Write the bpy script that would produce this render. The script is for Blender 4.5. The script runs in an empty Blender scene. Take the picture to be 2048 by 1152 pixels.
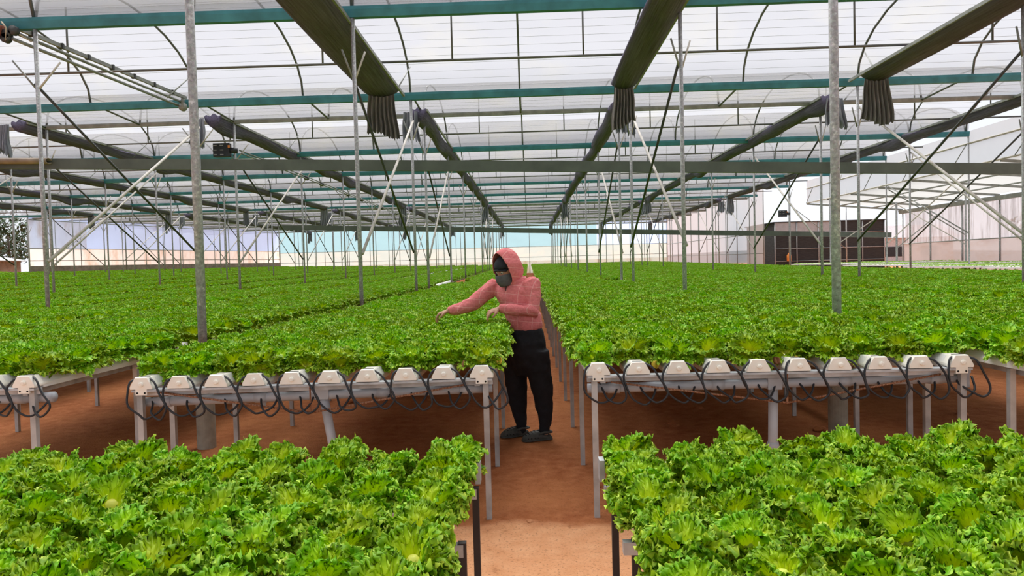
import bpy, math, random
from math import sin, cos, pi, radians, sqrt
from mathutils import Vector, Matrix, Euler, noise as mnoise
random.seed(7)
S = bpy.context.scene
COL = S.collection
R = random.random
def U(a, b): return a + (b - a) * random.random()

# ------------------------------------------------------------------ camera
FPX, CAM_H = 1384.0, 1.45
YAW, PITCH, ROLL = 0.025348724, -0.030410829, -0.026
cd = bpy.data.cameras.new('camera'); cam = bpy.data.objects.new('camera', cd); COL.objects.link(cam)
cd.sensor_width = 36.0; cd.lens = FPX / 2048 * 36.0; cd.clip_end = 2000; cd.clip_start = 0.05
_base = Matrix(((1, 0, 0), (0, 0, -1), (0, 1, 0)))
CM = Matrix.Rotation(YAW, 3, 'Z') @ Matrix.Rotation(PITCH, 3, 'X') @ _base @ Matrix.Rotation(ROLL, 3, 'Z')
cam.matrix_world = Matrix.Translation((0, 0, CAM_H)) @ CM.to_4x4()
S.camera = cam

def at(px, py, Y):
    """the point at depth Y that the photograph shows at pixel (px, py): used to measure sizes and places"""
    d = CM @ Vector(((px - 1024) / FPX, (576 - py) / FPX, -1.0))
    return d * (Y / d.y) + Vector((0, 0, CAM_H))
def in_view(X, Y, Z=1.0, m=1.5):
    """is the point within the frame, or up to m metres beside it"""
    c = CM.transposed() @ Vector((X, Y, Z - CAM_H))
    if c.z > -0.3: return False
    mm = m * FPX / -c.z
    px = 1024 + FPX * c.x / -c.z; py = 576 - FPX * c.y / -c.z
    return -mm < px < 2048 + mm and -mm < py < 1152 + mm

# ------------------------------------------------------------------ sky, sun, exposure
W = bpy.data.worlds.new('overcast_sky'); S.world = W; W.use_nodes = True
nt = W.node_tree; nt.nodes.clear()
wo = nt.nodes.new('ShaderNodeOutputWorld'); wb = nt.nodes.new('ShaderNodeBackground')
tc = nt.nodes.new('ShaderNodeTexCoord'); sx = nt.nodes.new('ShaderNodeSeparateXYZ'); wr = nt.nodes.new('ShaderNodeValToRGB')
nt.links.new(tc.outputs['Generated'], sx.inputs[0]); nt.links.new(sx.outputs['Z'], wr.inputs[0])
wr.color_ramp.elements[0].position = 0.0; wr.color_ramp.elements[0].color = (0.80, 0.83, 0.90, 1)
wr.color_ramp.elements[1].position = 0.6; wr.color_ramp.elements[1].color = (0.50, 0.51, 0.55, 1)
nt.links.new(wr.outputs[0], wb.inputs[0]); wb.inputs[1].default_value = 1.0
nt.links.new(wb.outputs[0], wo.inputs[0])
sd = bpy.data.lights.new('sun_through_cloud', 'SUN'); sd.energy = 8.2; sd.angle = radians(75); sd.color = (1.0, 0.98, 0.955)
sun = bpy.data.objects.new('sun_through_cloud', sd); COL.objects.link(sun); sun.rotation_euler = (radians(-27), radians(-10), 0); sun.location = (0, 20, 30)
S.view_settings.view_transform = 'Standard'; S.view_settings.look = 'None'
S.view_settings.gamma = 1.0; S.view_settings.use_curve_mapping = False
S.view_settings.exposure = 0.42
S.cycles.max_bounces = 6; S.cycles.diffuse_bounces = 4; S.cycles.glossy_bounces = 2; S.cycles.transmission_bounces = 4
S.cycles.transparent_max_bounces = 12; S.cycles.sample_clamp_indirect = 6.0; S.cycles.caustics_reflective = False; S.cycles.caustics_refractive = False

# ------------------------------------------------------------------ helpers
def tag(o, label=None, cat=None, group=None, kind=None):
    if label: o['label'] = label
    if cat: o['category'] = cat
    if group: o['group'] = group
    if kind: o['kind'] = kind
    return o
def thing(name, label, cat, loc=(0, 0, 0), rz=0.0, group=None):
    o = bpy.data.objects.new(name, None); COL.objects.link(o); o.empty_display_size = 0.1
    o.location = loc; o.rotation_euler = (0, 0, rz)
    return tag(o, label, cat, group)
def frame_of(d):
    d = Vector(d).normalized()
    a = Vector((0, 0, 1)) if abs(d.z) < 0.9 else Vector((1, 0, 0))
    u = d.cross(a).normalized(); return u, d.cross(u).normalized()
class MB:
    def __init__(s): s.v = []; s.f = []; s.a = []
    def add(s, vs, fs, att=None):
        n = len(s.v); s.v += [tuple(p) for p in vs]; s.f += [tuple(i + n for i in f) for f in fs]
        if att is not None: s.a += att
        return s
    def box(s, c, size, rot=None):
        x, y, z = (k / 2 for k in size); P = [Vector((i * x, j * y, k * z)) for i in (-1, 1) for j in (-1, 1) for k in (-1, 1)]
        if rot is not None: P = [rot @ p for p in P]
        c = Vector(c)
        return s.add([p + c for p in P], [(0, 1, 3, 2), (4, 6, 7, 5), (0, 4, 5, 1), (2, 3, 7, 6), (0, 2, 6, 4), (1, 5, 7, 3)])
    def bar(s, p, q, w, h):
        p, q = Vector(p), Vector(q); d = (q - p).normalized(); u, n = frame_of(d)
        P = []
        for e in (p, q):
            for a, b in ((-1, -1), (1, -1), (1, 1), (-1, 1)): P.append(e + u * (a * w / 2) + n * (b * h / 2))
        return s.add(P, [(0, 1, 2, 3), (7, 6, 5, 4), (0, 4, 5, 1), (1, 5, 6, 2), (2, 6, 7, 3), (3, 7, 4, 0)])
    def tube(s, pts, r, n=8, cap=True):
        pts = [Vector(p) for p in pts]; m = len(pts); rs = r if isinstance(r, (list, tuple)) else [r] * m
        d0 = (pts[1] - pts[0]).normalized(); u, w = frame_of(d0); V = []; F = []
        for i, p in enumerate(pts):
            t = (pts[min(i + 1, m - 1)] - pts[max(i - 1, 0)]).normalized()
            u = (u - t * u.dot(t)).normalized(); w = t.cross(u)
            for k in range(n):
                a = 2 * pi * k / n; V.append(p + (u * cos(a) + w * sin(a)) * rs[i])
        for i in range(m - 1):
            for k in range(n):
                F.append((i * n + k, i * n + (k + 1) % n, (i + 1) * n + (k + 1) % n, (i + 1) * n + k))
        if cap: F.append(tuple(range(n))[::-1]); F.append(tuple(range((m - 1) * n, m * n)))
        return s.add(V, F)
    def rings(s, R_, cap=True):
        n = len(R_[0]); V = [p for r in R_ for p in r]; F = []
        for i in range(len(R_) - 1):
            for k in range(n): F.append((i * n + k, i * n + (k + 1) % n, (i + 1) * n + (k + 1) % n, (i + 1) * n + k))
        if cap: F.append(tuple(range(n))[::-1]); F.append(tuple(range((len(R_) - 1) * n, len(R_) * n)))
        return s.add(V, F)
    def prism(s, poly, p, q, up=(0, 0, 1), caps=True):
        """a 2D outline (side, up) swept from p to q"""
        p, q = Vector(p), Vector(q); d = (q - p).normalized(); up = Vector(up); side = d.cross(up).normalized(); up = side.cross(d)
        return s.rings([[e + side * a + up * b for a, b in poly] for e in (p, q)], caps)
    def grid(s, fn, nu, nv, att=None):
        V = [fn(i / nu, j / nv) for j in range(nv + 1) for i in range(nu + 1)]
        F = [(j * (nu + 1) + i, j * (nu + 1) + i + 1, (j + 1) * (nu + 1) + i + 1, (j + 1) * (nu + 1) + i) for j in range(nv) for i in range(nu)]
        return s.add(V, F, att)
    def ball(s, c, r, nu=12, nv=8, rot=None):
        c = Vector(c); r = Vector(r) if not isinstance(r, (int, float)) else Vector((r, r, r)); rr = []
        for j in range(1, nv):
            t = pi * j / nv; ring = []
            for i in range(nu):
                p = Vector((r.x * sin(t) * cos(2 * pi * i / nu), r.y * sin(t) * sin(2 * pi * i / nu), -r.z * cos(t)))
                ring.append((rot @ p if rot is not None else p) + c)
            rr.append(ring)
        return s.rings(rr)
    def mesh(s, name, mat=None, smooth=False):
        me = bpy.data.meshes.new(name); me.from_pydata(s.v, [], s.f)
        if mat: me.materials.append(mat)
        if smooth: me.polygons.foreach_set('use_smooth', [True] * len(me.polygons))
        if s.a and len(s.a) == len(s.v):
            at_ = me.attributes.new('leafv', 'FLOAT', 'POINT'); at_.data.foreach_set('value', s.a)
        me.update(); return me
    def build(s, name, mat, parent=None, loc=None, smooth=False):
        if loc is not None: s.v = [(x - loc[0], y - loc[1], z - loc[2]) for x, y, z in s.v]
        o = bpy.data.objects.new(name, s.mesh(name, mat, smooth)); COL.objects.link(o)
        if parent is not None:
            o.parent = parent
        elif loc is not None: o.location = loc
        return o
def rel(parent, p): return Vector(p) - parent.location
def copy_obj(o, parent=None):
    c = o.copy(); COL.objects.link(c)
    if parent is not None: c.parent = parent
    return c
ORD = 'zero first second third fourth fifth sixth seventh eighth ninth tenth eleventh twelfth thirteenth fourteenth fifteenth sixteenth seventeenth eighteenth nineteenth twentieth'.split()
NUM = 'zero one two three four five six seven eight nine ten eleven twelve thirteen fourteen fifteen sixteen seventeen eighteen nineteen twenty'.split() + ['twenty-one', 'twenty-two', 'twenty-three', 'twenty-four', 'twenty-five', 'twenty-six', 'twenty-seven', 'twenty-eight', 'twenty-nine', 'thirty']

# ------------------------------------------------------------------ materials
class NT:
    def __init__(s, name):
        s.m = bpy.data.materials.new(name); s.m.use_nodes = True; s.t = s.m.node_tree; s.t.nodes.clear()
        s.out = s.n('ShaderNodeOutputMaterial')
    def n(s, typ, **kw):
        x = s.t.nodes.new(typ)
        for k, v in kw.items(): setattr(x, k, v)
        return x
    def l(s, a, b): s.t.links.new(a, b)
    def coord(s, scale=(1, 1, 1), rot=(0, 0, 0), which='Object'):
        c = s.n('ShaderNodeTexCoord'); m = s.n('ShaderNodeMapping'); m.inputs['Scale'].default_value = scale; m.inputs['Rotation'].default_value = rot
        s.l(c.outputs[which], m.inputs[0]); return m.outputs[0]
    def pos(s, scale=(1, 1, 1)):
        c = s.n('ShaderNodeNewGeometry'); m = s.n('ShaderNodeMapping'); m.inputs['Scale'].default_value = scale
        s.l(c.outputs['Position'], m.inputs[0]); return m.outputs[0]
    def noise(s, vec, scale, detail=4, rough=0.55):
        x = s.n('ShaderNodeTexNoise'); x.inputs['Scale'].default_value = scale; x.inputs['Detail'].default_value = detail; x.inputs['Roughness'].default_value = rough
        s.l(vec, x.inputs['Vector']); return x.outputs['Fac']
    def ramp(s, fac, stops):
        x = s.n('ShaderNodeValToRGB'); e = x.color_ramp.elements
        while len(e) < len(stops): e.new(0.5)
        for i, (p, c) in enumerate(stops): e[i].position = p; e[i].color = (*c, 1) if len(c) == 3 else c
        s.l(fac, x.inputs[0]); return x.outputs[0]
    def math(s, op, a, b=None):
        x = s.n('ShaderNodeMath', operation=op)
        for i, k in enumerate((a, b)):
            if k is None: continue
            if isinstance(k, (int, float)): x.inputs[i].default_value = k
            else: s.l(k, x.inputs[i])
        return x.outputs[0]
    def mix(s, fac, a, b, blend='MIX'):
        x = s.n('ShaderNodeMix', data_type='RGBA', blend_type=blend)
        for i, k in ((0, fac), (6, a), (7, b)):
            if isinstance(k, (int, float)): x.inputs[i].default_value = k
            elif isinstance(k, tuple): x.inputs[i].default_value = (*k, 1)
            else: s.l(k, x.inputs[i])
        return x.outputs[2]
    def bump(s, h, strength=0.3, dist=0.01):
        b = s.n('ShaderNodeBump'); b.inputs['Strength'].default_value = strength; b.inputs['Distance'].default_value = dist
        s.l(h, b.inputs['Height']); return b.outputs[0]
    def principled(s, color, rough=0.6, metal=0.0, spec=0.4, normal=None):
        p = s.n('ShaderNodeBsdfPrincipled')
        if isinstance(color, tuple): p.inputs['Base Color'].default_value = (*color, 1)
        else: s.l(color, p.inputs['Base Color'])
        if isinstance(rough, (int, float)): p.inputs['Roughness'].default_value = rough
        else: s.l(rough, p.inputs['Roughness'])
        p.inputs['Metallic'].default_value = metal; p.inputs['Specular IOR Level'].default_value = spec
        if normal is not None: s.l(normal, p.inputs['Normal'])
        return p.outputs[0]
    def done(s, sh): s.l(sh, s.out.inputs[0]); return s.m

def plain(name, c, rough=0.55, metal=0.0, var=0.18, scale=6.0, bump=0.0):
    t = NT(name); v = t.pos(); nz = t.noise(v, scale, 5)
    col = t.ramp(nz, [(0.3, tuple(k * (1 - var) for k in c)), (0.7, tuple(min(1, k * (1 + var)) for k in c))])
    return t.done(t.principled(col, rough, metal, 0.35, t.bump(nz, bump, 0.01) if bump else None))
def mk_galv():
    t = NT('galvanised_steel'); v = t.pos()
    x = t.n('ShaderNodeTexVoronoi'); x.inputs['Scale'].default_value = 55; t.l(v, x.inputs['Vector'])
    a = t.noise(v, 28, 5, 0.7); b = t.noise(v, 2.5, 3)
    col = t.ramp(a, [(0.35, (0.20, 0.23, 0.24)), (0.55, (0.32, 0.355, 0.365)), (0.68, (0.62, 0.66, 0.67))])
    col = t.mix(0.35, col, x.outputs['Color'], 'SOFT_LIGHT'); col = t.mix(t.math('MULTIPLY', b, 0.3), col, (0.26, 0.285, 0.285))
    hsv = t.n('ShaderNodeHueSaturation'); hsv.inputs['Saturation'].default_value = 0.25; t.l(col, hsv.inputs['Color'])
    return t.done(t.principled(hsv.outputs[0], 0.55, 0.25, 0.4))
def mk_film(name, c, mottled=0.10, trans=0.12, stain=None, ss=(0.5, 0.5, 1.2), s0=0.5):
    t = NT(name); v = t.pos((0.35, 0.9, 0.9)); nz = t.noise(v, 1.6, 6, 0.6)
    col = t.ramp(nz, [(0.25, tuple(k * (1 - mottled) for k in c)), (0.75, c)])
    if stain:
        st = t.noise(t.pos(ss), 1.1, 6, 0.65); col = t.mix(t.ramp(st, [(s0, (0, 0, 0)), (s0 + 0.2, (1, 1, 1))]), col, stain)
    tl = t.n('ShaderNodeBsdfTranslucent'); t.l(col, tl.inputs[0])
    df = t.n('ShaderNodeBsdfDiffuse'); t.l(col, df.inputs[0])
    m0 = t.n('ShaderNodeMixShader'); m0.inputs[0].default_value = 0.12; t.l(tl.outputs[0], m0.inputs[1]); t.l(df.outputs[0], m0.inputs[2])
    tr = t.n('ShaderNodeBsdfTransparent'); tr.inputs[0].default_value = (0.96, 0.96, 0.97, 1)
    m1 = t.n('ShaderNodeMixShader'); m1.inputs[0].default_value = trans; t.l(m0.outputs[0], m1.inputs[1]); t.l(tr.outputs[0], m1.inputs[2])
    return t.done(m1.outputs[0])
def mk_leaf():
    t = NT('lettuce_leaf'); a = t.n('ShaderNodeAttribute'); a.attribute_name = 'leafv'
    oi = t.n('ShaderNodeObjectInfo')
    col = t.ramp(a.outputs['Fac'], [(0.0, (0.76, 0.76, 0.30)), (0.2, (0.63, 0.71, 0.018)), (0.42, (0.47, 0.65, 0.004)), (0.64, (0.32, 0.55, 0.004)), (0.83, (0.15, 0.37, 0.004)), (1.0, (0.54, 0.74, 0.06))])
    hs = t.n('ShaderNodeHueSaturation'); t.l(col, hs.inputs['Color'])
    t.l(t.math('MULTIPLY_ADD', oi.outputs['Random'], 0.03), hs.inputs['Hue']); hs.inputs['Hue'].links[0].from_node.inputs[2].default_value = 0.485
    t.l(t.math('MULTIPLY_ADD', oi.outputs['Random'], 0.3), hs.inputs['Value']); hs.inputs['Value'].links[0].from_node.inputs[2].default_value = 0.88
    p = t.principled(hs.outputs[0], 0.45, 0, 0.28)
    tl = t.n('ShaderNodeBsdfTranslucent'); g = t.mix(1.0, hs.outputs[0], (1.0, 1.0, 0.55), 'MULTIPLY'); t.l(g, tl.inputs[0])
    m = t.n('ShaderNodeMixShader'); m.inputs[0].default_value = 0.22; t.l(p, m.inputs[1]); t.l(tl.outputs[0], m.inputs[2])
    return t.done(m.outputs[0])
def mk_soil():
    t = NT('red_soil'); v = t.pos()
    n1 = t.noise(v, 1.1, 5); n2 = t.noise(v, 9, 6, 0.65); n3 = t.noise(v, 70, 4, 0.7)
    red = t.ramp(n2, [(0.3, (0.31, 0.095, 0.032)), (0.6, (0.46, 0.17, 0.07)), (0.8, (0.62, 0.27, 0.11))])
    red = t.mix(t.ramp(n1, [(0.4, (0, 0, 0)), (0.7, (0.55, 0.55, 0.55))]), red, (0.62, 0.26, 0.10))
    sand = t.ramp(n2, [(0.24, (0.26, 0.095, 0.035)), (0.37, (0.66, 0.315, 0.15)), (0.8, (0.78, 0.42, 0.225))])
    sep = t.n('ShaderNodeSeparateXYZ'); t.l(t.pos(), sep.inputs[0])
    # pale sand spread on the path up to the front legs of the benches, with a ragged border
    edge = t.math('ADD', sep.outputs['Y'], t.math('MULTIPLY', t.noise(v, 5, 4), 0.35))
    fac = t.ramp(t.math('MULTIPLY_ADD', edge, -9.0), [(0.0, (0, 0, 0)), (1.0, (1, 1, 1))])
    t.t.nodes[fac.node.name].inputs[0].links[0].from_node.inputs[2].default_value = 36.6
    col = t.mix(fac, red, sand)
    col = t.mix(t.ramp(n3, [(0.34, (0.5, 0.5, 0.5)), (0.44, (0, 0, 0))]), col, (0.09, 0.032, 0.018))
    h = t.math('ADD', n2, t.math('MULTIPLY', n3, 0.5))
    return t.done(t.principled(col, 0.95, 0, 0.1, t.bump(h, 0.9, 0.03)))
def mk_net(name, dark, light, sx=(40, 1.2, 40)):
    t = NT(name); v = t.pos(sx); nz = t.noise(v, 1.0, 6, 0.65); fine = t.noise(t.pos(), 90, 3)
    col = t.ramp(nz, [(0.3, dark), (0.75, light)])
    return t.done(t.principled(col, 0.85, 0, 0.15, t.bump(t.math('ADD', nz, t.math('MULTIPLY', fine, 0.25)), 0.8, 0.03)))
def mk_plaid():
    t = NT('pink_check_fleece'); c = t.n('ShaderNodeTexCoord'); m = t.n('ShaderNodeMapping'); m.inputs['Rotation'].default_value = (0, radians(-6), radians(38)); t.l(c.outputs['Object'], m.inputs[0])
    sp = t.n('ShaderNodeSeparateXYZ'); t.l(m.outputs[0], sp.inputs[0])
    def lines(ax, step, off, w):
        f = t.math('FRACT', t.math('ADD', t.math('DIVIDE', sp.outputs[ax], step), off))
        return t.math('LESS_THAN', f, w)
    g = t.math('MAXIMUM', lines('Z', 0.072, 0.2, 0.055), lines('X', 0.11, 0.3, 0.035))
    fine = t.noise(m.outputs[0], 60, 4); big = t.noise(m.outputs[0], 9, 4)
    base = t.ramp(fine, [(0.3, (0.55, 0.145, 0.15)), (0.7, (0.68, 0.205, 0.205))])
    col = t.mix(t.math('MULTIPLY', g, 0.5), base, (0.78, 0.46, 0.42))
    return t.done(t.principled(col, 0.9, 0, 0.15, t.bump(t.math('ADD', big, t.math('MULTIPLY', fine, 0.15)), 0.7, 0.03)))
def mk_rust():
    t = NT('rusty_bar'); v = t.pos(); w = t.n('ShaderNodeTexWave'); w.inputs['Scale'].default_value = 45; t.l(v, w.inputs['Vector'])
    return t.done(t.principled(t.ramp(w.outputs['Fac'], [(0.2, (0.28, 0.10, 0.04)), (0.8, (0.60, 0.36, 0.24))]), 0.85, 0, 0.2, t.bump(w.outputs['Fac'], 1.0, 0.004)))
M = dict(
    galv=mk_galv(), leaf=mk_leaf(), soil=mk_soil(), plaid=mk_plaid(), rust=mk_rust(),
    film=mk_film('roof_film', (0.25, 0.245, 0.255), 0.06, 0.50, (0.28, 0.265, 0.235)),
    film_white=mk_film('white_vent_film', (0.30, 0.29, 0.275), 0.08, 0.12),
    film_fascia=mk_film('white_upright_film', (0.70, 0.69, 0.68), 0.06, 0.35),
    film_blue=mk_film('pale_blue_sheet', (0.245, 0.42, 0.475), 0.08, 0.05),
    film_lav=mk_film('bluish_wall_film', (0.44, 0.60, 0.92), 0.06, 0.15),
    film_beige=mk_film('dusty_beige_film', (0.84, 0.82, 0.77), 0.12, 0.03, (0.62, 0.50, 0.38), (0.9, 0.9, 0.35), 0.5),
    film_pale=mk_film('pale_wall_film', (0.40, 0.46, 0.43), 0.10, 0.06, (0.50, 0.47, 0.41)),
    film_streak=mk_film('streaked_side_film', (0.72, 0.82, 0.90), 0.10, 0.22, (0.33, 0.33, 0.33), (0.5, 5.5, 0.45), 0.46),
    film_low=mk_film('grey_low_film', (0.56, 0.57, 0.57), 0.10, 0.12, (0.50, 0.46, 0.42)),
    teal=plain('teal_painted_steel', (0.045, 0.20, 0.235), 0.5, 0.1, 0.25, 3),
    steel=plain('grey_steel', (0.24, 0.25, 0.23), 0.5, 0.3, 0.25, 5),
    beam=plain('grey_green_channel_steel', (0.105, 0.125, 0.105), 0.55, 0.2, 0.2, 2),
    dark=plain('dark_steel', (0.055, 0.06, 0.06), 0.5, 0.3, 0.3, 5),
    rib=plain('weathered_rib_steel', (0.13, 0.135, 0.125), 0.55, 0.3, 0.3, 3),
    lightpipe=plain('pale_weathered_pipe', (0.50, 0.47, 0.42), 0.6, 0.1, 0.25, 5),
    alu=plain('bench_steel', (0.46, 0.48, 0.50), 0.5, 0.25, 0.3, 9),
    leg=plain('bench_leg_steel', (0.42, 0.43, 0.43), 0.55, 0.2, 0.3, 6),
    legdark=plain('black_bench_leg', (0.035, 0.03, 0.03), 0.6, 0, 0.2, 6),
    pvc=plain('grey_pvc', (0.40, 0.42, 0.45), 0.4, 0, 0.12, 5),
    cream=plain('cream_plastic', (0.88, 0.85, 0.76), 0.45, 0, 0.06, 8),
    white=plain('white_plastic', (0.84, 0.83, 0.80), 0.4, 0, 0.06, 4),
    tube=plain('black_rubber_tube', (0.022, 0.024, 0.028), 0.38, 0, 0.2, 20),
    blue=plain('blue_plastic', (0.05, 0.20, 0.55), 0.4),
    concrete=plain('footing_concrete', (0.33, 0.31, 0.25), 0.85, 0, 0.2, 12, 0.3),
    net=mk_net('shade_net', (0.075, 0.067, 0.11), (0.19, 0.172, 0.26)),
    netgrey=mk_net('grey_net_cloth', (0.15, 0.16, 0.19), (0.42, 0.44, 0.50), (30, 30, 1.5)),
    netbrown=mk_net('dusty_net_cloth', (0.085, 0.08, 0.078), (0.36, 0.335, 0.31), (30, 30, 1.5)),
    nethouse=mk_net('brown_net', (0.035, 0.036, 0.037), (0.065, 0.066, 0.066), (3, 3, 20)),
    trouser=plain('black_cloth', (0.009, 0.010, 0.014), 0.85, 0, 0.3, 20, 0.3),
    skin=plain('skin', (0.40, 0.20, 0.125), 0.55, 0, 0.12, 20),
    cap=plain('black_cap_cloth', (0.012, 0.013, 0.018), 0.8, 0, 0.2, 20),
    mask=plain('charcoal_mask', (0.085, 0.087, 0.092), 0.75, 0, 0.15, 40, 0.2),
    clog=plain('grey_clog', (0.065, 0.068, 0.062), 0.65, 0, 0.3, 30),
    hole=plain('clog_hole', (0.008, 0.008, 0.008), 0.8),
    eye=plain('eye_white', (0.6, 0.57, 0.53), 0.3), iris=plain('dark_iris', (0.02, 0.012, 0.008), 0.2),
    brow=plain('dark_hair', (0.015, 0.011, 0.009), 0.7),
    yellow=plain('yellow_leaf', (0.72, 0.50, 0.05), 0.6, 0, 0.25, 20), brownleaf=plain('brown_leaf', (0.24, 0.10, 0.04), 0.7, 0, 0.3, 20),
    orange=plain('orange_plastic', (0.75, 0.26, 0.05), 0.5), motor=plain('dark_motor_casing', (0.03, 0.033, 0.037), 0.45, 0.2),
    rusty=plain('rusty_casing', (0.22, 0.07, 0.04), 0.7, 0, 0.4, 12), rope=plain('rope', (0.45, 0.38, 0.28), 0.9),
    tree=plain('tree_leaves', (0.05, 0.085, 0.04), 0.8, 0, 0.4, 2), bark=plain('bark', (0.09, 0.07, 0.055), 0.9),
    seed=plain('seedlings', (0.30, 0.50, 0.08), 0.6, 0, 0.35, 12), wallpaint=plain('far_wall_paint', (0.55, 0.55, 0.58), 0.8), roofred=plain('far_roof', (0.30, 0.26, 0.27), 0.8),
    kerb=plain('wall_base_board', (0.27, 0.215, 0.165), 0.8, 0, 0.3, 3), hill=plain('far_hill', (0.20, 0.27, 0.30), 0.95, 0, 0.15, 0.05),
)

# ------------------------------------------------------------------ the site
def sp(x, k=4.0):
    return math.log1p(math.exp(max(-30, min(30, x / k)))) * k
def g(X, Y):
    """the ground: level near the camera, rising gently to the back and to the far left corner"""
    return 0.0125 * sp(Y - 20) * (1 - 0.0 * X) + 0.021 * sp(-X - 5) * max(0.0, min(1.0, (Y - 8) / 24))
def eave(Y): return 5.62 + 0.006 * max(0.0, Y - 24)
ROWS1 = [-10.8, -5.3, 0.2, 5.7, 11.2, 16.7]
ROWS2 = [18.8, 24.3, 29.8, 35.3, 40.8, 46.3]
ROWS3 = [48.4, 53.9, 59.4, 64.9, 70.4, 75.9]
ROWS = ROWS1[3:] + ROWS2 + ROWS3
LINES = [-2.74 - 5.2 * k for k in range(8)][::-1] + [2.5, 7.87, 13.2]
XL, XR1, XR2 = -46.0, 23.0, 15.2
BACK = 76.3
def xl(Y): return -46.0 if Y < 47 else -36.0
def xr(Y): return XR1 if Y < 18.0 else XR2
def left_wall_x(Y): return -35.2 + (Y - 48) * 0.2686 if Y > 48 else -42.0

fl = MB(); NX, NY = 90, 110
def gp(u, v):
    x = -75 + 125 * u; t = v; y = -8 + 118 * (t ** 1.6)
    return (x, y, g(x, y) - 0.0)
fl.grid(gp, NX, NY); tag(fl.build('floor', M['soil'], smooth=True), 'red-brown bare earth floor of the greenhouse with a pale sandy patch', kind='structure')

# roof spans: arched film, ribs, wires, tie pipe with hangers
def arch(y0, y1, t):
    """t 0..1 from eave to eave"""
    z0, z1 = eave(y0), eave(y1); a = pi * (1 - t)
    y = (y0 + y1) / 2 + (y1 - y0) / 2 * cos(a); return y, z0 + (z1 - z0) * t + 1.32 * max(0, sin(a)) ** 0.9
spans = [(ROWS1[i], ROWS1[i + 1], 'arch') for i in range(5)] + [(16.7, 18.8, 'flat')] + [(ROWS2[i], ROWS2[i + 1], 'arch') for i in range(5)] + [(46.3, 48.4, 'flat')] + [(ROWS3[i], ROWS3[i + 1], 'arch') for i in range(5)]
RIBX = sorted(set([l for l in LINES] + [(LINES[i] + LINES[i + 1]) / 2 for i in range(len(LINES) - 1)] + [15.1, 18.5, 21.0]))
for si, (y0, y1, kind) in enumerate(spans):
    x1 = xr((y0 + y1) / 2); XL = xl((y0 + y1) / 2); f = MB(); n = 14 if kind == 'arch' else 3
    prof = [arch(y0, y1, i / n) if kind == 'arch' else (y0 + (y1 - y0) * i / n, eave(y0 + (y1 - y0) * i / n) + 0.07 - 0.05 * sin(pi * i / n)) for i in range(n + 1)]
    f.grid(lambda u, v: (XL + (x1 - XL) * u, prof[round(v * n)][0], prof[round(v * n)][1] + 0.03), 24, n)
    c = f.build('ceiling', M['film'], smooth=True)
    tag(c, 'white translucent film roof %s, span %s counted from behind the camera' % ('arch' if kind == 'arch' else 'strip between two blocks', NUM[si + 1]), kind='structure')
    if y1 < 4: continue
    for x in RIBX:
        if x > x1 + 0.1 or not in_view(x, y1, 6.0, 3.0): continue
        r = MB(); pr = [arch(y0, y1, i / 12) for i in range(13)] if kind == 'arch' else [(y0 - 0.05, eave(y0) + 0.07), (y1 + 0.05, eave(y1) - 0.02)]
        r.tube([(x, a, b) for a, b in pr], 0.026, 6); r.build('rib', M['rib'], c, smooth=True)
    if kind == 'arch' and 10 < y0 < 36:
        for x in LINES:
            if x < x1 and in_view(x, y1, 6.0, 1.0):
                ya, za = arch(y0, y1, 0.86); MB().tube([(x + 0.05, ya, za), (x - 0.12, ya - 0.9, eave(y0) - 0.15)], 0.017, 6).build('strut', M['steel'], c, smooth=True)
    w = MB(); k = (26 if y1 < 26 else 16 if y1 < 38 else 8) if kind == 'arch' else (6 if y1 < 30 else 2)
    for i in range(1, k):
        t = i / k
        if kind == 'arch' and t < 0.45: continue
        a, b = arch(y0, y1, t) if kind == 'arch' else (y0 + (y1 - y0) * t, eave(y0) + 0.055)
        w.tube([(max(XL, -0.78 * y1 - 6), a, b), (min(x1, 0.74 * y1 + 6), a, b)], 0.0035, 3, False)
    tag(w.build('support_wires', M['steel'], c), kind='stuff')
    if kind == 'arch' and y1 > 8:
        ym = (y0 + y1) / 2; zt = eave(ym); xa, xb = max(XL, -0.80 * y1 - 5), min(x1, 0.76 * y1 + 5)
        t_ = thing('tie_pipe', 'slim grey tie pipe with hangers across roof arch %s, counted from behind the camera' % NUM[si + 1], 'pipe', ((xa + xb) / 2, ym, zt), group='tie pipes under the roof arches')
        MB().tube([rel(t_, (xa, ym, zt)), rel(t_, (xb, ym, zt))], 0.026, 6).build('pipe', M['rib'], t_, smooth=True)
        ridge = arch(y0, y1, 0.5)[1]
        for i in range(len(RIBX) - 1):
            xm = (RIBX[i] + RIBX[i + 1]) / 2
            if xa < xm < xb and in_view(xm, ym, 6.2, 2.0):
                MB().tube([rel(t_, (xm, ym, zt)), rel(t_, (xm, ym, ridge))], 0.02, 6).build('hanger', M['rib'], t_, smooth=True)

# gutter beams on the post rows
TR = [(-0.05, -0.085), (0.05, -0.085), (0.08, 0.03), (0.08, 0.085), (-0.08, 0.085), (-0.08, 0.03)]
for ri, y in enumerate(ROWS):
    grey = y == 18.8 or y > 47; xa, xb = max(xl(y) + 0.5, -0.80 * y - 5), min(xr(y), 0.76 * y + 5); k = 0.62 if y == 18.8 else 1.0 if y < 35 else 0.8
    b = MB(); b.prism([(a * k, c_ * k) for a, c_ in TR], (xa, y, eave(y) - 0.02), (xb, y, eave(y) - 0.02))
    o = b.build('gutter_beam', M['steel'] if grey else M['teal'], loc=((xa + xb) / 2, y, eave(y)))
    tag(o, ('grey' if grey else 'teal painted') + ' gutter beam over the %s row of posts from the camera' % ORD[ri + 1], 'beam', 'gutter beams across the roof')

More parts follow.
